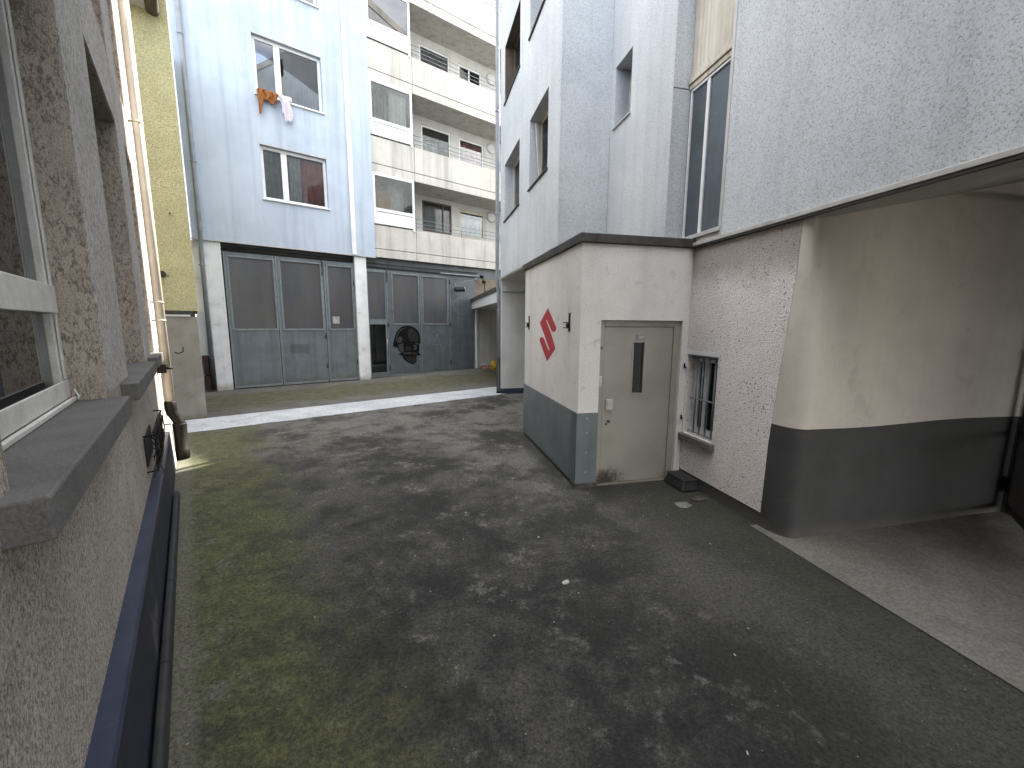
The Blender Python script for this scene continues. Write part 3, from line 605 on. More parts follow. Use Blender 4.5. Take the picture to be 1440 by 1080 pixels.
def whiteg(x, y):
    w = .17 + .05 * math.sin(2.5 * y) ; a = 1.87 + (x - .5) * (w * 2 if y < .3 else w * 1.25) - .0 * y + .03 * y + .015 * math.sin(7 * y + 3)
    top = 8.615; ln = .70 - (.25 if x < .22 else 0) - (.10 if x > .85 else 0) + .04 * math.sin(8 * x)
    ang = min(1, y / .15) * math.pi
    d = -.26 + .03 * math.cos(ang) if y < .15 else -.29
    z = top + .03 * math.sin(ang) if y < .15 else top - ln * (y - .15) / .85
    return (a, d + .03 * math.sin(14 * x + 2 * y) * min(1, y * 3) - .008, z)
garment('white_garment', whiteg, 16, 16, m_whitecloth, 'white patterned garment hanging from the window rail', .02)
bm = B(); box(bm, ID, 4.6, 5.10, .02, .05, 5.64, 6.62); o = obj('wooden_board', bm, m_wood, None, .004); o.matrix_world = FM
tag(o, 'orange wooden board standing behind the lowest glazed balcony pane', 'board')

# floodlight and gas pipe beside the garage
fl = thing('floodlight', 'black cylindrical floodlight on a bracket high on the dark garage door', 'light', FM @ Matrix.Translation((7.6, -.02, 3.3)))
bm = B(); tube(bm, [(-.06, -.14, .08), (.0, -.2, .08), (.26, -.32, .1), (.30, -.335, .105)], [.06, .10, .10, .12], 16); obj('lamp_head', bm, m_black, fl)
bm = B(); tube(bm, [(.302, -.337, .105), (.315, -.342, .106)], .10, 16); obj('lens', bm, m_lightdisc, fl)
bm = B(); tube(bm, [(0, .02, .3), (.0, -.12, .32), (.0, -.2, .18)], .014, 8); tube(bm, [(0, -.1, .32), (.75, -.42, .5)], .012, 8); tube(bm, [(.72, -.41, .5), (.82, -.45, .52)], .035, 10); obj('bracket', bm, m_pipe, fl)
gp = thing('gas_pipe', 'pale horizontal pipe with a valve below the lowest balcony', 'pipe', FM)
bm = B(); tube(bm, [(7.0, -.06, 3.98), (8.85, -.12, 3.98)], .035, 10); obj('pipe', bm, m_pipe, gp)
bm = B(); tube(bm, [(8.82, -.12, 3.94), (8.95, -.13, 3.90), (9.02, -.13, 3.75), (9.05, -.12, 3.4), (9.05, .04, 3.1)], .014, 8); tube(bm, [(8.8, -.12, 3.98), (8.95, -.13, 3.98)], .06, 10); box(bm, ID, 8.92, 9.04, -.2, -.1, 3.7, 3.82); obj('valve', bm, m_iron, gp)

# ------------------------------------------------------------------ yellow house end wall
yh = thing('yellow_house', 'yellow roughcast house end wall on a grey cement base beside the downpipe', 'house', FM)
part('wall', yh, m_yellow, (-6.0, -.72, -4.1, 0, 2.24, 8.6))
part('wall_core', yh, m_plinthconc, (-6.0, -.77, -3.9, .09, 0, 2.2))
part('base_wall', yh, m_plinthconc, (-6.0, -.75, -4.13, -3.9, 0, 2.12), bevel=.01)
part('base_cap', yh, m_white, (-6.0, -.85, -4.15, -3.95, 2.125, 2.16))
part('drip_strip', yh, m_bitumen, (-6.0, -.80, -4.16, -3.95, 2.17, 2.238))
bm = B(); tube(bm, [(-1.16, -4.14, 1.41), (-1.10, -4.2, 1.39), (-1.03, -4.22, 1.42), (-1.02, -4.22, 1.52)], .012, 8); obj('wall_hook', bm, m_dkmetal, yh)
bm = B(); tube(bm, [(-1.21, -4.1, 2.93), (-1.21, -4.3, 2.93)], .055, 10); obj('pipe_stub', bm, m_black, yh)
bm = B(); tube(bm, [(-1.0, -4.1, 4.1), (-1.0, -4.14, 4.1)], .012, 8); obj('wall_bolt', bm, m_dkmetal, yh)
part('roof', yh, m_bitumen, (-6.2, -.74, -4.6, 0, 8.6, 8.8))
part('eave_soffit', yh, m_soffit, (-6.0, -1.03, -4.75, -4.11, 7.62, 7.75))
bm = B(); tube(bm, [(-.93, -4.105, 7.65), (-.93, -4.72, 7.65)], .10, 14); box(bm, ID, -1.029, -.83, -4.72, -4.105, 7.66, 8.6); obj('barge_board', bm, m_brownframe, yh)

# ------------------------------------------------------------------ left plastered house
lh = thing('plastered_house', 'scratched grey-brown plastered house with deep window reveals along the left side', 'house', LM)
WT = .15                                                          # wall face depth
LW = [(-.62, 1.0, 1.57, 3.72), (1.98, 3.52, 1.585, 3.9), (4.32, 5.05, 1.60, 3.95)]
LTOP = 7.1
bm = B(); wall(bm, ID, -9, 6.3, 1.45, LTOP, WT, .45, [(-2.9, -1.6, 1.57, 3.72)] + LW + [(a0, a1, z0 + 3.0, z1 + 3.0) for a0, a1, z0, z1 in LW]); obj('wall', bm, m_stucco, lh); part('lower_wall', lh, m_stucco_fine, (-9, 6.3, WT, .45, .54, 1.449))
part('interior', lh, m_dark, (-9, 6.0, 1.3, 7, .0, LTOP)); part('end_wall', lh, m_stucco_smooth, (6.0, 6.29, .45, 7, .0, LTOP)); part('rear_wall', lh, m_stucco_smooth, (-9, -8.7, .45, 7, .0, LTOP))
bm = B()
for a0, a1 in ((1.0, 1.98), (3.52, 4.32)): box(bm, ID, a0 + .012, a1 - .012, WT - .007, WT - .0005, 1.60, LTOP - .01)
box(bm, ID, 5.07, 6.29, WT - .007, WT - .0005, 1.62, LTOP - .01)
for i, (a0, a1, z0, z1) in enumerate(LW): box(bm, ID, a0, a1, WT - .007, WT - .0005, z1 + .012, z0 + 2.9)
obj('wall_pier', bm, m_stucco_smooth, lh)
part('roof', lh, m_bitumen, (-9.3, 6.5, -.1, 7.2, LTOP, LTOP + .2))
for i, (a0, a1, z0, z1) in enumerate(LW):
    part('window_sill', lh, m_sill, (a0 - (.115 if i == 0 else .42 if i == 1 else .36), a1 + .06, .06, .334, z0 - .115, z0 + .003), bevel=.008)
    if i == 0: w = window(lh, ID, a0, a1, z0 + .008, z1, .300, muls=[], rails=[(2.12, .15)], fw=.075, mat=m_dullwhite, dep=.07)
    else: w = window(lh, ID, a0, a1, z0 + .006, z1, .335, muls=[((a0 + a1) / 2, .10)], rails=[(2.15, .13)], fw=.07, mat=m_dullwhite, dep=.06)
    if i == 0:
        part('bottom_rail', w, m_dullwhite, (a0 + .01, a1 - .01, .287, .298, z0 + .03, z0 + .125), (a0, a1, .268, .287, z0 + .006, z0 + .028), bevel=.004)
        part('sash_bar', w, m_dullwhite, (a1 - .060, a1 - .028, .288, .298, z0 + .13, z1 - .02), (a0 + .02, a1 - .02, .284, .298, 2.045, 2.185), bevel=.004)
        bm = B(); tube(bm, [(.985, .262, 1.58), (.988, .258, 1.60), (.985, .27, 1.64)], .004, 8); obj('window_hook', bm, m_white, w)
    w2 = window(lh, ID, a0, a1, z0 + 3.006, z1 + 3.0, .335, muls=[((a0 + a1) / 2, .10)], fw=.07, mat=m_dullwhite)
window(lh, ID, -2.9, -1.6, 1.576, 3.72, .335, rails=[(2.12, .15)], fw=.075, mat=m_dullwhite, dep=.07)
# navy painted plinth: flat top, worn front
bm = B(); pr = [(.15, .0), (.058, .0), (.072, .52), (.082, .542), (.15, .542)]
def extr(bm, prof, s0, s1, top=None, mi_top=None, nseg=1):
    rows = []
    for q in range(nseg + 1):
        s = s0 + (s1 - s0) * q / nseg
        rows.append([bm.verts.new((s, p[0], p[1])) for p in prof])
    n = len(prof)
    for q in range(nseg):
        for i in range(n):
            j = (i + 1) % n
            f = bm.faces.new([rows[q][i], rows[q][j], rows[q + 1][j], rows[q + 1][i]])
            if mi_top is not None and i in mi_top: f.material_index = 1
    bm.faces.new(rows[0]); bm.faces.new(rows[-1])
extr(bm, pr, -9, 4.85, mi_top=(2, 3)); obj('plinth', bm, [m_bluefront, m_blue], lh, label='navy painted plinth with a worn front')
bm = B(); extr(bm, [(.15, 0), (.055, 0), (.075, .545), (.15, .545)], 4.85, 6.29); obj('plinth_end', bm, m_stucco_smooth, lh)
bm = B(); tube(bm, [(5.4, .055, 7.1), (5.4, .055, .86)], .056, 16)
dp = obj('downpipe', bm, m_cream_pipe, lh, label='cream downpipe with a rusty iron foot')
bm = B(); tube(bm, [(5.4, .055, .88), (5.4, .055, .86), (5.4, .055, .76), (5.4, .045, .70), (5.4, .0, .60), (5.4, -.02, .54), (5.4, -.02, .50)], [.062, .074, .074, .066, .066, .066, .07], 16)
tube(bm, [(5.4, -.02, .54), (5.4, -.02, .52), (5.4, -.02, .16), (5.4, -.02, .15), (5.4, -.02, .05), (5.4, -.02, .0)], [.085, .085, .078, .09, .09, .078], 16)
obj('pipe_boot', bm, m_iron, dp)
for z in (2.03, 2.28, 4.6):
    bm = B(); tube(bm, [(5.4, .055, z - .012), (5.4, .055, z + .012)], .061, 16); box(bm, ID, 5.385, 5.415, .11, .149, z - .01, z + .01); obj('pipe_clip', bm, m_cream_pipe, dp)
bm = B(); box(bm, ID, 5.25, 5.33, .05, .149, 1.30, 1.42); tube(bm, [(5.33, .06, 1.36), (5.37, -.01, 1.36)], .02, 8); obj('pipe_bracket', bm, m_iron, dp)
# ventilation grille in the wall
V0, V1, VZ0, VZ1 = 2.45, 3.8, .70, 1.02
bm = B()
for z in (VZ0, VZ1): tube(bm, [(V0, .148, z), (V0 + .02, .075, z), (V1 - .02, .08, z), (V1, .148, z)], .007, 6)
vg = obj('vent_grille', bm, m_iron, lh)
part('vent_opening', vg, m_dark, (V0 + .05, 3.15, .138, .149, VZ0 + .031, VZ1 - .031))
bm = B(); rq = random.Random(5)
for i in range(15):
    a = V0 + .08 + .088 * i; tube(bm, [(a, .10, VZ1 - .02), (a + .01, .075, VZ1 - .06), (a + rq.uniform(-.01, .03), .072 + rq.uniform(-.01, .01), .84), (a + rq.uniform(-.02, .06), .078, VZ0)], .006, 6)
for z in (.72, .79, .86, .93, 1.0): tube(bm, [(V0 + .03, .075, z), (3.0, .068 + rq.uniform(-.01, .008), z + rq.uniform(-.015, .015)), (V1, .08, z + .01)], .005, 6)
obj('grille_bar', bm, m_iron, vg)
bm = B()
for i in range(16):
    a = rq.uniform(V0, V1 - .3); z = rq.uniform(.6, 1.0)
    tube(bm, [(a, .10, z), (a + rq.uniform(-.1, .1), .07, z - .05), (a + rq.uniform(-.15, .15), .10, z - rq.uniform(.05, .16))], .005, 5)
obj('loose_wire', bm, m_black, vg)
# black conduit lying along the foot of the wall
cd = thing('conduit', 'black rubber conduit lying on the ground along the foot of the navy plinth', 'conduit', LM)
s = -6.0
while s < 3.6:
    e = min(s + .95, 3.68)
    bm = B(); extr(bm, [(.052, .008), (-.002, .008), (-.006, .03), (.004, .075), (.02, .088), (.045, .085)], s + .004, e - .004)
    obj('conduit_length', bm, m_black, cd, .006); s = e

# ------------------------------------------------------------------ clad building on the right (x = into the building, y = along it)
rb = thing('clad_building', 'grained pale grey clad building stepping forward over the passage on the right', 'building', RM)
RT = 16.0
W1 = [(4.81, 6.42, 4.67, 6.06), (2.74, 3.96, 4.71, 6.02), (4.83, 6.42, 7.49, 8.80), (2.80, 4.02, 7.52, 8.85), (4.83, 6.42, 10.3, 11.6), (2.80, 4.02, 10.3, 11.6)]
W2 = [(1.44, 1.955, 5.095, 5.98), (1.44, 1.955, 8.0, 8.9)]
bm = B(); wall(bm, SW, 2.1, 6.95, 3.30, RT, .42, .72, W1)
obj('upper_wall', bm, m_grey_clad, rb)
bm = B(); box(bm, ID, .72, 1.27, 2.102, 2.3, 3.045, RT); box(bm, ID, .422, .72, 2.102, 2.3, 3.045, 3.298); obj('return_wall', bm, m_grey_clad2, rb)
bm = B(); box(bm, ID, .421, 1.269, 2.094, 2.0995, 3.045, RT); obj('return_face', bm, m_grey_clad2, rb)
bm = B(); wall(bm, SW, .37, 2.093, 3.045, RT, 1.27, 1.56, W2); obj('upper_wall', bm, m_grey_clad, rb)
bm = B(); box(bm, ID, 1.272, 1.57, .362, .3695, 3.045, RT); obj('return_face', bm, m_grey_clad2, rb)
bm = B()
for z in (4.88, 7.8, 10.7): part('panel_joint', rb, m_dkmetal, (1.271, 1.56, .3595, .362, z, z + .008))
bm = B(); box(bm, SW, -9, -.46, 1.42, 1.62, 2.985, RT); obj('front_panel', bm, m_grey_clad, rb)
part('corner_trim', rb, m_trim, (-.475, -.455, 1.412, 1.60, 2.99, RT), m=SW)
bm = B(); box(bm, SW, -9, -.01, 1.395, 1.62, 2.945, 2.985); obj('drip_trim', bm, m_trim, rb, .004)
part('drip_shadow_gap', rb, m_dkmetal, (-9, -.02, 1.405, 1.44, 2.922, 2.945), m=SW); part('soffit_strip', rb, m_soffit, (-9, -.02, 1.442, 1.62, 2.926, 2.945), m=SW)
part('interior', rb, m_dark, (-9, 2.0, 2.3, 10, 3.5, RT), (2.35, 6.75, 1.9, 10, 3.5, RT), m=SW)
part('end_wall', rb, m_grey_clad2, (6.75, 6.95, .62, 10, 3.30, RT), m=SW)
part('roof_slab', rb, m_conc, (-9, 6.98, 1.38, 10.1, RT, RT + .3), (2.08, 6.98, .4, 1.38, RT, RT + .3), m=SW)
part('rear_wall', rb, m_grey_clad2, (-9, 6.95, 10, 10.2, 3.4, RT), (-1.6, 6.95, 10, 10.2, 0, 3.4), (-4.2, -1.61, 10, 10.2, 0, 3.4), (-9, -6, 10, 10.2, 0, 3.4), (-6, -4.2, 10, 10.2, 2.4, 3.4), m=SW)
part('overhang_soffit', rb, m_soffit, (2.62, 6.93, .43, 10, 3.24, 3.298), m=SW)
bm = B(); box(bm, SW, 2.6, 6.96, .405, .44, 3.262, 3.302); obj('drip_trim', bm, m_trim, rb)
# windows in the far stretch
for i, (a0, a1, z0, z1) in enumerate(W1):
    br = i in (2,)
    w = window(rb, SW, a0, a1, z0, z1, .655, muls=[((a0 + a1) / 2, .08)] if i % 2 == 0 else [], mat=m_brownframe if br else m_slat, fw=.06, dep=.05,
               curtains=[(a0 + .05, a0 + .75, z0, z1 - .05, m_slat, 4)] if i == 0 else ([(a0 + .05, a1 - .05, z0, z1 - .05, m_brownframe, 8)] if br else ()),
               sill=((a0 - .03, a1 + .03, .385, .654, z0 - .022, z0 + .006), m_dkmetal))
    if br:
        L_ = .012
        part('window_lining', rb, m_brownframe, (a0 + .001, a0 + L_, .425, .65, z0 + .007, z1 - .001), (a1 - L_, a1 - .001, .425, .65, z0 + .007, z1 - .001), (a0 + L_, a1 - L_, .425, .65, z1 - L_, z1 - .001), m=SW)
    if i == 1:                                                # casement tilted open
        bm = B()
        for (z, dd) in ((z0 + .06, 0), (z1 - .06, -.11)):
            pass
        for a in (a0 + .07, a1 - .12): quad_box(bm, [(.645, a, z0 + .07), (.645, a + .05, z0 + .07), (.60, a + .05, z0 + .07), (.60, a, z0 + .07), (.555, a, z1 - .08), (.555, a + .05, z1 - .08), (.51, a + .05, z1 - .08), (.51, a, z1 - .08)])
        quad_box(bm, [(.645, a0 + .12, z0 + .07), (.645, a1 - .12, z0 + .07), (.60, a1 - .12, z0 + .07), (.60, a0 + .12, z0 + .07), (.64, a0 + .12, z0 + .12), (.64, a1 - .12, z0 + .12), (.595, a1 - .12, z0 + .12), (.595, a0 + .12, z0 + .12)])
        obj('tilted_sash', bm, m_slat, w)
for a0, a1, z0, z1 in W2:
    window(rb, SW, a0, a1, z0, z1, 1.51, mat=m_slat, fw=.04, dep=.04, glass=m_frost, sill=((a0 - .02, a1 + .02, 1.24, 1.509, z0 - .02, z0 + .005), m_trim))
# tall strip window with cream shutter box
for k in range(4):
    z0 = 3.09 + k * 3.05
    sw = window(rb, SW, -.395, .345, z0, z0 + 1.77, 1.50, muls=[(.02, .05)], fw=.03, mat=m_white, glass=m_glassdk, dep=.05, name='strip_window')
    part('shutter_box', sw, m_slat, (-.40, .358, 1.51, 1.56, z0 + 1.96, z0 + 3.04), (-.40, .358, 1.49, 1.56, z0 + 1.775, z0 + 1.83), (-.40, .358, 1.47, 1.56, z0 + 1.835, z0 + 1.885), (-.40, .358, 1.49, 1.56, z0 + 1.89, z0 + 1.955), m=SW, bevel=.004)
    part('sill', sw, m_trim, (-.46, .36, 1.40, 1.499, z0 - .05, z0 - .005), m=SW, bevel=.004)
part('window_jamb', rb, m_trim, (-.452, -.40, 1.44, 1.58, 3.0, RT), m=SW)
part('base_strip', rb, m_trim, (-.455, .365, 1.43, 1.6, 2.99, 3.038), m=SW)
# pebbledashed ground floor with a bulging free edge
def ue(z): return -1.305 - .015 * z - .095 * max(0, min(1, (z - .9) / 1.6))
def warp(a, z): return a if a > -1.25 else ue(z)
zc = [.15 + .18 * i for i in range(16)]
bm = B(); wall(bm, SW, -1.3, .0, .15, 2.920, 1.45, 1.70, [(-.555, -.02, .64, 1.645)], [-1.0], zc, warp); obj('pebbledash_wall', bm, m_pebble, rb)
bm = B(); bx = box(bm, SW, -1.31, .0, 1.456, 1.71, 0, .149); obj('wall_base', bm, m_plinthgrey, rb)
part('wall_backing', rb, m_passwall, (-1.2, .02, 2.2, 2.3, 0, 2.92), m=SW)
wn = window(rb, SW, -.555, -.02, .64, 1.645, 1.565, muls=[(-.22, .05)], fw=.085, mat=m_white, dep=.05, label='small white window behind iron bars', curtains=())
part('window_surround', wn, m_white, (-.018, .045 - .047, 1.446, 1.45, .62, 1.70), (-.58, -.02, 1.446, 1.45, 1.647, 1.69), m=SW)
part('sill', wn, m_sill, (-.60, .0, 1.39, 1.559, .565, .638), m=SW, bevel=.006)
bm = B()
for a in (-.13, -.235, -.34, -.45): tube(bm, [(1.515, a, .655), (1.515, a, 1.63)], .011, 8)
tube(bm, [(1.515, -.03, 1.10), (1.515, -.545, 1.10)], .011, 8); tube(bm, [(1.515, -.03, .67), (1.515, -.545, .67)], .010, 8); tube(bm, [(1.515, -.03, 1.615), (1.515, -.545, 1.615)], .010, 8)
obj('window_bar', bm, m_pipe, wn)
bm = B()
for z in (.82, 1.48): tube(bm, [(1.44, -.005, z), (1.41, -.02, z), (1.41, -.02, z + .05)], .01, 6)
obj('shutter_hinge', bm, m_iron, rb)
# passage wall: rounded corner, cream above dark grey
def prof(z):
    e = ue(z); k = max(0, min(1, (z - 1.9) / .7)); k = k * k * (3 - 2 * k)
    end = 1.60 - .0 * k; q = (1.458, -1.572 + .03 * k)
    pts = []
    for i in range(9):
        t = i / 8
        n = (1 - t) ** 2 * 1.455 + 2 * t * (1 - t) * q[0] + t * t * end
        u = (1 - t) ** 2 * e + 2 * t * (1 - t) * q[1] + t * t * (-1.585)
        pts.append((n, u + k * (.055 + .012 * math.sin(z * 7)) * math.exp(-((t - .8) / .14) ** 2)))
    for n in (2.1, 2.4, 2.8, 3.2, 3.6, 4.0, 4.34): pts.append((max(n, end + .03 * (n - 2)), -1.585 - .008 * math.sin(n * 3 + z)))
    return pts
zs = [0, .3, .6, .9, 1.072, 1.075, 1.3] + [1.5 + .1 * i for i in range(22)]
bm = B(); rows = []
for z in zs:
    rows.append([bm.verts.new((n, u, z + (.012 * math.sin(n * 2.2) if .9 < z < 1.1 else 0))) for n, u in prof(z)])
for i in range(len(zs) - 1):
    for j in range(len(rows[0]) - 1):
        f = bm.faces.new([rows[i][j], rows[i][j + 1], rows[i + 1][j + 1], rows[i + 1][j]]); f.smooth = True; f.material_index = 1 if zs[i] < 1.07 else 0
for f in bm.faces:
    f.normal_update()
    if f.normal.y > 0: f.normal_flip()
obj('passage_wall', bm, [m_passwall, m_plinthgrey], rb, recalc=False)
part('passage_backing', rb, m_passwall, (1.75, 4.7, -1.45, -1.2, 0, 3.5), (4.6, 10, -1.75, -1.6, 0, 3.6), m=ID)
bm = B(); box(bm, SW, -1.75, -1.59, 4.33, 4.6, 1.072, 3.6); box(bm, SW, -1.75, -1.59, 4.33, 4.6, 0, 1.07, 1); obj('passage_side_wall', bm, [m_passwall, m_plinthgrey], rb)
bm = B(); quad_box(bm, [(1.62, -9, 2.93), (1.62, -1.2, 2.93), (4.7, -1.2, 3.56), (4.7, -9, 3.56), (1.62, -9, 3.1), (1.62, -1.2, 3.1), (4.7, -1.2, 3.73), (4.7, -9, 3.73)])
box(bm, SW, -9, -1.2, 4.7, 10, 3.56, 3.73); obj('passage_ceiling', bm, m_soffit, rb)
# far lower wall below the overhang
part('lower_wall', rb, m_inwall, (.44, 4.0, 6.93, 7.2, .16, 3.235)); part('lower_plinth', rb, m_blue, (.43, 4.0, 6.92, 7.2, 0, .16)); part('passage_end', rb, m_inwall, (4.0, 4.2, 2.6, 7.2, 0, 3.235))
bm = B(); tube(bm, [(.46, 6.88, 2.93), (4.0, 6.88, 2.93)], .022, 8); obj('rail', bm, m_pipe, rb)
bm = B(); tube(bm, [(.34, 7.02, RT), (.34, 7.02, 3.25), (.36, 7.05, 3.05), (.40, 7.08, 2.85), (.40, 7.08, 1.0)], .052, 14)
rp = obj('downpipe', bm, m_pipe, rb)
for z in (5.0, 7.6, 2.4): 
    bm = B(); tube(bm, [(.34 if z > 3 else .40, 7.02 if z > 3 else 7.08, z - .02), (.34 if z > 3 else .40, 7.02 if z > 3 else 7.08, z + .02)], .06, 14); obj('pipe_clip', bm, m_pipe, rp)
bm = B(); tube(bm, [(.40, 7.08, 1.05), (.40, 7.08, 1.03), (.40, 7.08, .06), (.38, 7.02, .02)], [.056, .068, .068, .068], 14); obj('pipe_boot', bm, m_black, rp)

# canopy between the building and the garage
cn = thing('canopy', 'low flat canopy with white fascia beside the dark garage door', 'canopy', RM)
part('fascia', cn, m_white, (.34, .40, 7.25, 13.35, 2.63, 2.93), (.40, 3.4, 13.29, 13.35, 2.63, 2.93)); part('roof', cn, m_bitumen, (.30, 3.4, 7.25, 13.4, 2.93, 3.06)); part('ceiling', cn, m_soffit, (.40, 3.4, 7.25, 13.29, 2.66, 2.72))
part('side_wall', cn, m_inwall, (3.4, 3.6, 7.25, 13.4, 0, 3.0))
cb = thing('carton', 'red and white printed carton lying under the canopy', 'box', RM @ Matrix.Translation((1.05, 12.9, .06)))
bm = B(); box(bm, ID, -.3, .3, -.2, .2, .0, .2); obj('carton_body', bm, m_redbox, cb, .01); bm = B(); box(bm, ID, -.3, 0, -.22, .2, .2, .215); obj('flap', bm, m_paper, cb)
yb = B()
bmesh.ops.create_icosphere(yb, subdivisions=3, radius=.2)
for v in yb.verts: v.co *= 1 + .25 * mnoise.noise(v.co * 7); v.co.z = v.co.z * 1.2 + .26
o = obj('yellow_bag', yb, m_yelbag); o.matrix_world = RM @ Matrix.Translation((1.2, 12.2, .03)); tag(o, 'crumpled yellow bag behind the grey downpipe under the canopy', 'bag')

# ------------------------------------------------------------------ entrance annex
an = thing('entrance_annex', 'low flat-roofed annex with olive steel door and red emblem in the courtyard', 'annex', RM)
part('side_wall', an, m_annex, (0.2, 2.56, 0, .2, 0, 2.93), m=SW)
bm = B(); wall(bm, ID, 0.0, 1.448, 0.0, 2.93, 0, .2, [(.265, 1.36, -.1, 2.06)]); obj('front_wall', bm, m_annex, an)
part('end_wall', an, m_annex, (.2, 1.448, 2.36, 2.557, 0, 2.928))
part('wall_base', an, m_annexgrey, (-.012, 2.57, -.012, .19, .05, .945), m=SW); part('wall_base', an, m_annexgrey, (-.012, .262, -.0145, .19, .05, .944), m=ID)
part('base_joint', an, m_dkmetal, (-.006, 2.56, -.006, .18, .0, .05), m=SW)
part('base_joint', an, m_bitumen, (-.02, .27, -.02, .16, .0, .055), m=ID)
bm = B()
for z in (.2, .45, .7, .88): tube(bm, [(.12, -.015, z), (.12, -.019, z)], .008, 8)
obj('screw', bm, m_trim, an)
bm = B()
box(bm, ID, -.04, 1.44, -.04, .25, 2.93, 3.035); box(bm, ID, -.04, .25, .25, 2.62, 2.93, 3.035); box(bm, ID, .25, 1.44, .25, 2.62, 2.98, 3.033)
obj('roof_edge', bm, m_bitumen, an, .012)
# door
bm = B()
box(bm, ID, .268, .338, .045, .11, .008, 2.055); box(bm, ID, 1.275, 1.357, .045, .11, .008, 2.055); box(bm, ID, .338, 1.275, .045, .11, 1.985, 2.055)
box(bm, ID, 1.275, 1.357, .11, .19, .008, 2.055); box(bm, ID, .268, .338, .11, .19, .008, 2.055)
dr = obj('door_frame', bm, m_door, an, .004)
bm = B(); wall(bm, ID, .343, 1.270, .012, 1.98, .056, .10, [(.735, .878, 1.16, 1.79)])
for r in ((.712, .735, 1.137, 1.813), (.878, .901, 1.137, 1.813), (.735, .878, 1.79, 1.813), (.735, .878, 1.137, 1.16)): box(bm, ID, r[0], r[1], .048, .056, r[2], r[3])
door = obj('door', bm, m_door, an, .003, 'olive grey steel door with a narrow glass slot')
part('pane', door, m_glass, (.735, .878, .075, .081, 1.16, 1.79)); part('door_backing', an, m_dark, (.27, 1.36, .2, .25, 0, 2.06))
bm = B(); box(bm, ID, .385, .475, .03, .056, .955, 1.095); box(bm, ID, .40, .46, .022, .03, .97, 1.08); obj('handle_plate', bm, m_trim, door, .004)
bm = B(); tube(bm, [(.43, .056, .815), (.43, .035, .815)], .018, 12); tube(bm, [(.40, .056, .78), (.40, .045, .78)], .012, 10); obj('lock', bm, m_dkmetal, door)
bm = B(); box(bm, ID, .757, .872, .046, .056, 1.825, 1.885); obj('name_plate', bm, m_pipe, door); 
bm = B(); box(bm, ID, .80, .858, .0445, .046, 1.838, 1.872); obj('plate_label', bm, m_paper, door)
bm = B(); box(bm, ID, .272, .315, .03, .046, 1.255, 1.385); tube(bm, [(.293, .03, 1.31), (.293, .022, 1.31)], .012, 10); obj('door_bell', bm, m_trim, an, .003)
bm = B(); tube(bm, [(.30, .046, 1.73), (.30, .03, 1.73)], .012, 10); obj('peep_bolt', bm, m_dkmetal, an)
part('threshold', an, m_plinthconc, (.265, 1.36, .0, .2, -.01, .007))
# red angular emblem painted on the side wall
S = [(1.241, 2.244), (.854, 1.968), (.860, 1.947), (.873, 1.930), (.905, 1.911), (.949, 1.904), (1.0, 1.906), (1.052, 1.916), (1.279, 2.076), (1.328, 2.070), (1.076, 1.879), (.871, 1.674), (1.238, 1.468), (1.636, 1.754), (1.630, 1.780), (1.605, 1.800), (1.56, 1.812), (1.515, 1.814), (1.46, 1.810), (1.421, 1.801), (1.179, 1.63), (1.128, 1.643), (1.38, 1.84), (1.632, 2.029)]
bm = B(); poly(bm, SW, S, -.003, 0); obj('emblem', bm, m_red, an, label='angular red emblem painted on the white wall')
for a in (2.26, .34):
    bm = B(); box(bm, SW, a - .018, a + .018, -.014, -.0005, 1.92, 2.15)
    for dz in (1.965, 2.03): tube(bm, [(-.01, a, dz), (-.05, a + .10, dz)], .007, 8)
    tube(bm, [(-.01, a, 2.0), (-.02, a + .03, 2.0)], .03, 10)
    obj('bracket', bm, m_dkmetal, an)

# ------------------------------------------------------------------ gate in the passage
gt = thing('mesh_gate', 'dark rusty mesh gate standing open at the right edge', 'gate', RM @ Matrix.Translation((4.27, -1.66, 0)) @ RM.to_3x3().inverted().to_4x4() @ Matrix.Rotation(math.atan2(-.741, -.602), 4, 'Z'))
bm = B()
for r in ((0, .05, .08, 3.25), (1.45, 1.5, .08, 3.25), (.05, 1.45, .08, .14), (.05, 1.45, 3.19, 3.25), (.05, 1.45, .9, .93)): box(bm, ID, r[0], r[1], -.02, .02, r[2], r[3])
obj('frame', bm, m_dkmetal, gt, .004)
bm = B()
for i in range(70): box(bm, ID, .055 + i * .02, .060 + i * .02, -.004, .004, .14, 3.19)
for i in range(101): box(bm, ID, .05, 1.45, -.0025, .0025, .155 + i * .03, .160 + i * .03)
obj('mesh', bm, m_mesh, gt)
bm = B(); tube(bm, [(-.03, 0, .25), (-.03, 0, .42)], .025, 10); box(bm, ID, -.10, 0, -.015, .015, .29, .37); obj('hinge', bm, m_dkmetal, gt)

# ------------------------------------------------------------------ small things on the ground
bx_ = thing('bait_box', 'small black plastic box beside the steel door', 'box', RM @ Matrix.Translation((1.31, -.22, 0)) @ Matrix.Scale(1.25, 4))
bm = B(); quad_box(bm, [(-.09, -.16, .006), (.11, -.16, .006), (.11, .16, .006), (-.09, .16, .006), (-.06, -.13, .10), (.09, -.13, .10), (.09, .13, .10), (-.06, .13, .10)]); obj('body', bm, m_black, bx_, .012)
bm = B(); box(bm, ID, -.065, .095, -.14, .14, .101, .112); obj('lid', bm, m_black, bx_, .004)
def pebble(name, M, sx, sy, sz, mat, lab, cat, seed):
    bm = B(); bmesh.ops.create_icosphere(bm, subdivisions=3, radius=1)
    for v in bm.verts: v.co *= 1 + .3 * mnoise.noise(v.co * 1.6 + Vector((seed, 0, 0))); v.co = Vector((v.co.x * sx, v.co.y * sy, v.co.z * sz + sz * .6))
    o = obj(name, bm, mat); o.matrix_world = M; return tag(o, lab, cat)
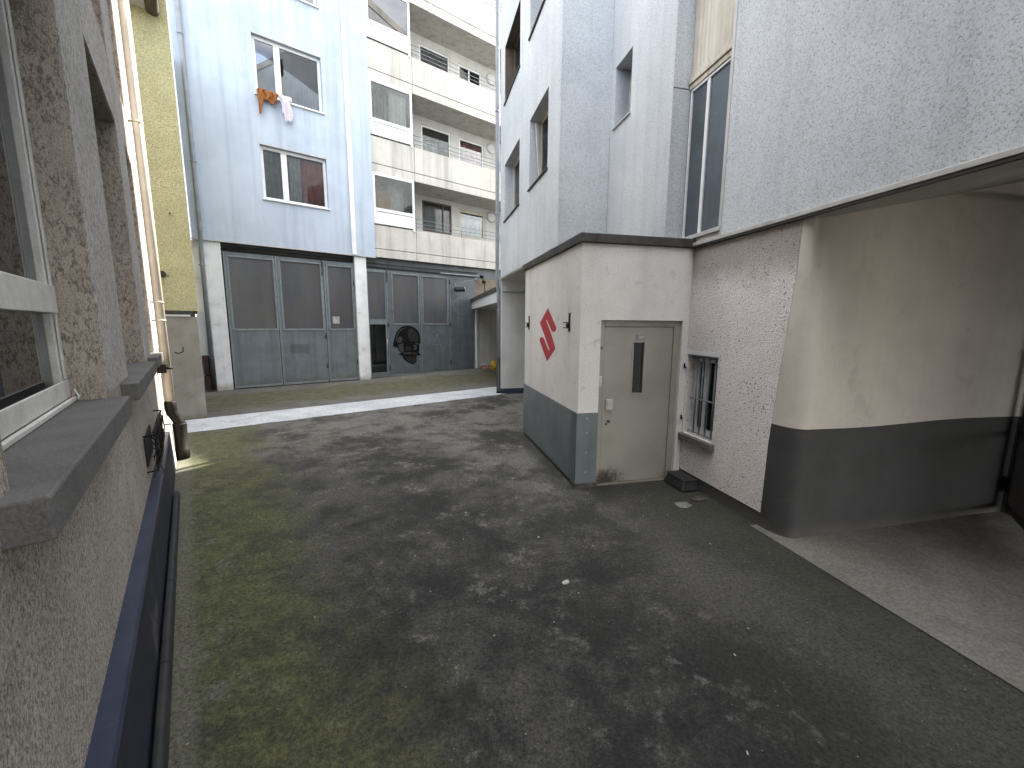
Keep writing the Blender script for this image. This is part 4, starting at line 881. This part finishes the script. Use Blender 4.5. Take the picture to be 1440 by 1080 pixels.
pebble('flat_stone', RM @ Matrix.Translation((1.0, -.72, 0)), .09, .07, .012, m_stone, 'flat pale stone on the ground before the barred window', 'stone', 1)
pebble('dark_clump', RM @ Matrix.Translation((1.28, -.62, 0)), .10, .06, .02, m_bitumen, 'dark clump of debris at the pebbledash wall base', 'debris', 4)
pebble('bent_leaf', Matrix.Translation((1.22, 3.72, 0)), .028, .016, .004, m_brownframe, 'small brown leaf on the dark concrete', 'leaf', 9)
bm = B()
def paperfn(x, y): return (.05 * (x - .5) + .012 * math.sin(9 * y), .055 * (y - .5) + .012 * math.sin(8 * x), .006 + .008 * abs(mnoise.noise(Vector((x * 5, y * 5, 2)))) + .003 * math.sin(12 * x * y))
sheet(bm, paperfn, 10, 10, .002); bm.free(); pebble('paper_scrap', Matrix.Translation((.43, 2.92, 0)) @ Matrix.Rotation(.6, 4, 'Z'), .036, .018, .012, m_paper, 'crumpled white paper scrap in the middle of the courtyard', 'litter', 17)
# drain cover
dc = part('drain_cover', None, m_plinthgrey, (-.16, .16, -.16, .16, .001, .006)); dc.matrix_world = RM @ Matrix.Translation((-1.71, 2.15, 0)); tag(dc, 'small square metal drain cover set in the concrete', 'drain cover')
# scattered crumbs: nobody could count them
bm = B(); rnd = random.Random(3)
for i in range(260):
    y = rnd.uniform(.9, 8.5); x = rnd.uniform(-3.8, 3.2)
    P = Vector((x, y, 0)); t = (P - LO).dot(-NA); n = (P - RO).dot(NC)
    if t < .06 or n > 1.3 or (n > -.1 and 0 < (P - RO).dot(C_) < 8): continue
    r = rnd.uniform(.0018, .0042) * (1.7 if rnd.random() < .06 else 1); a = rnd.uniform(0, 3.14)
    c, s2 = math.cos(a), math.sin(a); l = r * rnd.uniform(1, 2.4)
    quad_box(bm, [(x + p * l * c - q * r * s2, y + p * l * s2 + q * r * c, z) for z in (.0005, r * .8) for p, q in ((-1, -1), (1, -1), (1, 1), (-1, 1))], 0 if rnd.random() < .55 else 1)
struct(obj('litter', bm, [m_paper, m_stone]), 'stuff')

# ------------------------------------------------------------------ light
EL, AZ = 41.0, 33.0
w = bpy.data.worlds.new('World'); SC.world = w; w.use_nodes = True
t = w.node_tree; bg = t.nodes['Background']
sky = t.nodes.new('ShaderNodeTexSky'); sky.sky_type = 'NISHITA'; sky.sun_disc = False
sky.sun_elevation = R(EL); sky.sun_rotation = R(AZ); sky.air_density = 1; sky.dust_density = 2.0; sky.ozone_density = 1
tc = t.nodes.new('ShaderNodeTexCoord'); mp = t.nodes.new('ShaderNodeMapping'); mp.inputs['Scale'].default_value = (1, 1, 2.2); mp.inputs['Location'].default_value = (3.1, 1.7, 0)
nz = t.nodes.new('ShaderNodeTexNoise'); nz.inputs['Scale'].default_value = 1.7; nz.inputs['Detail'].default_value = 7; nz.inputs['Roughness'].default_value = .58
rm = t.nodes.new('ShaderNodeMapRange'); rm.interpolation_type = 'SMOOTHSTEP'
for i, v in zip((1, 2, 3, 4), (.37, .56, 0, .9)): rm.inputs[i].default_value = v
mx = t.nodes.new('ShaderNodeMix'); mx.data_type = 'RGBA'; mx.inputs[7].default_value = (8.6, 8.3, 7.9, 1)
L = t.links.new
L(tc.outputs['Generated'], mp.inputs[0]); L(mp.outputs[0], nz.inputs['Vector']); L(nz.outputs[0], rm.inputs[0]); L(rm.outputs[0], mx.inputs[0]); L(sky.outputs[0], mx.inputs[6]); L(mx.outputs[2], bg.inputs[0])
bg.inputs[1].default_value = .12
sd = Vector((math.cos(R(EL)) * math.sin(R(AZ)), math.cos(R(EL)) * math.cos(R(AZ)), math.sin(R(EL))))
ld = bpy.data.lights.new('sun', 'SUN'); ld.energy = 4.0; ld.angle = R(.5); ld.color = (1, .93, .82)
lo = bpy.data.objects.new('sun', ld); COL.objects.link(lo); lo.rotation_euler = (-sd).to_track_quat('-Z', 'Y').to_euler(); lo.location = sd * 40

# ------------------------------------------------------------------ camera and render settings
cd_ = bpy.data.cameras.new('camera'); cd_.sensor_width = 36; cd_.lens = 570.6 / 40; cd_.clip_start = .02; cd_.clip_end = 500
cam = bpy.data.objects.new('camera', cd_); COL.objects.link(cam)
cam.matrix_world = Matrix.Translation((0, 0, 2)) @ Matrix.Rotation(R(90 - 8.319), 4, 'X') @ Matrix.Rotation(R(.3477), 4, 'Z')
SC.camera = cam
vs = SC.view_settings; vs.view_transform = 'Standard'; vs.look = 'None'; vs.gamma = 1; vs.exposure = 2.65
SC.render.engine = 'CYCLES'
cy = SC.cycles; cy.use_denoising = True; cy.max_bounces = 8; cy.diffuse_bounces = 5; cy.glossy_bounces = 4; cy.transparent_max_bounces = 12; cy.caustics_reflective = False; cy.caustics_refractive = False
cy.sample_clamp_indirect = 6
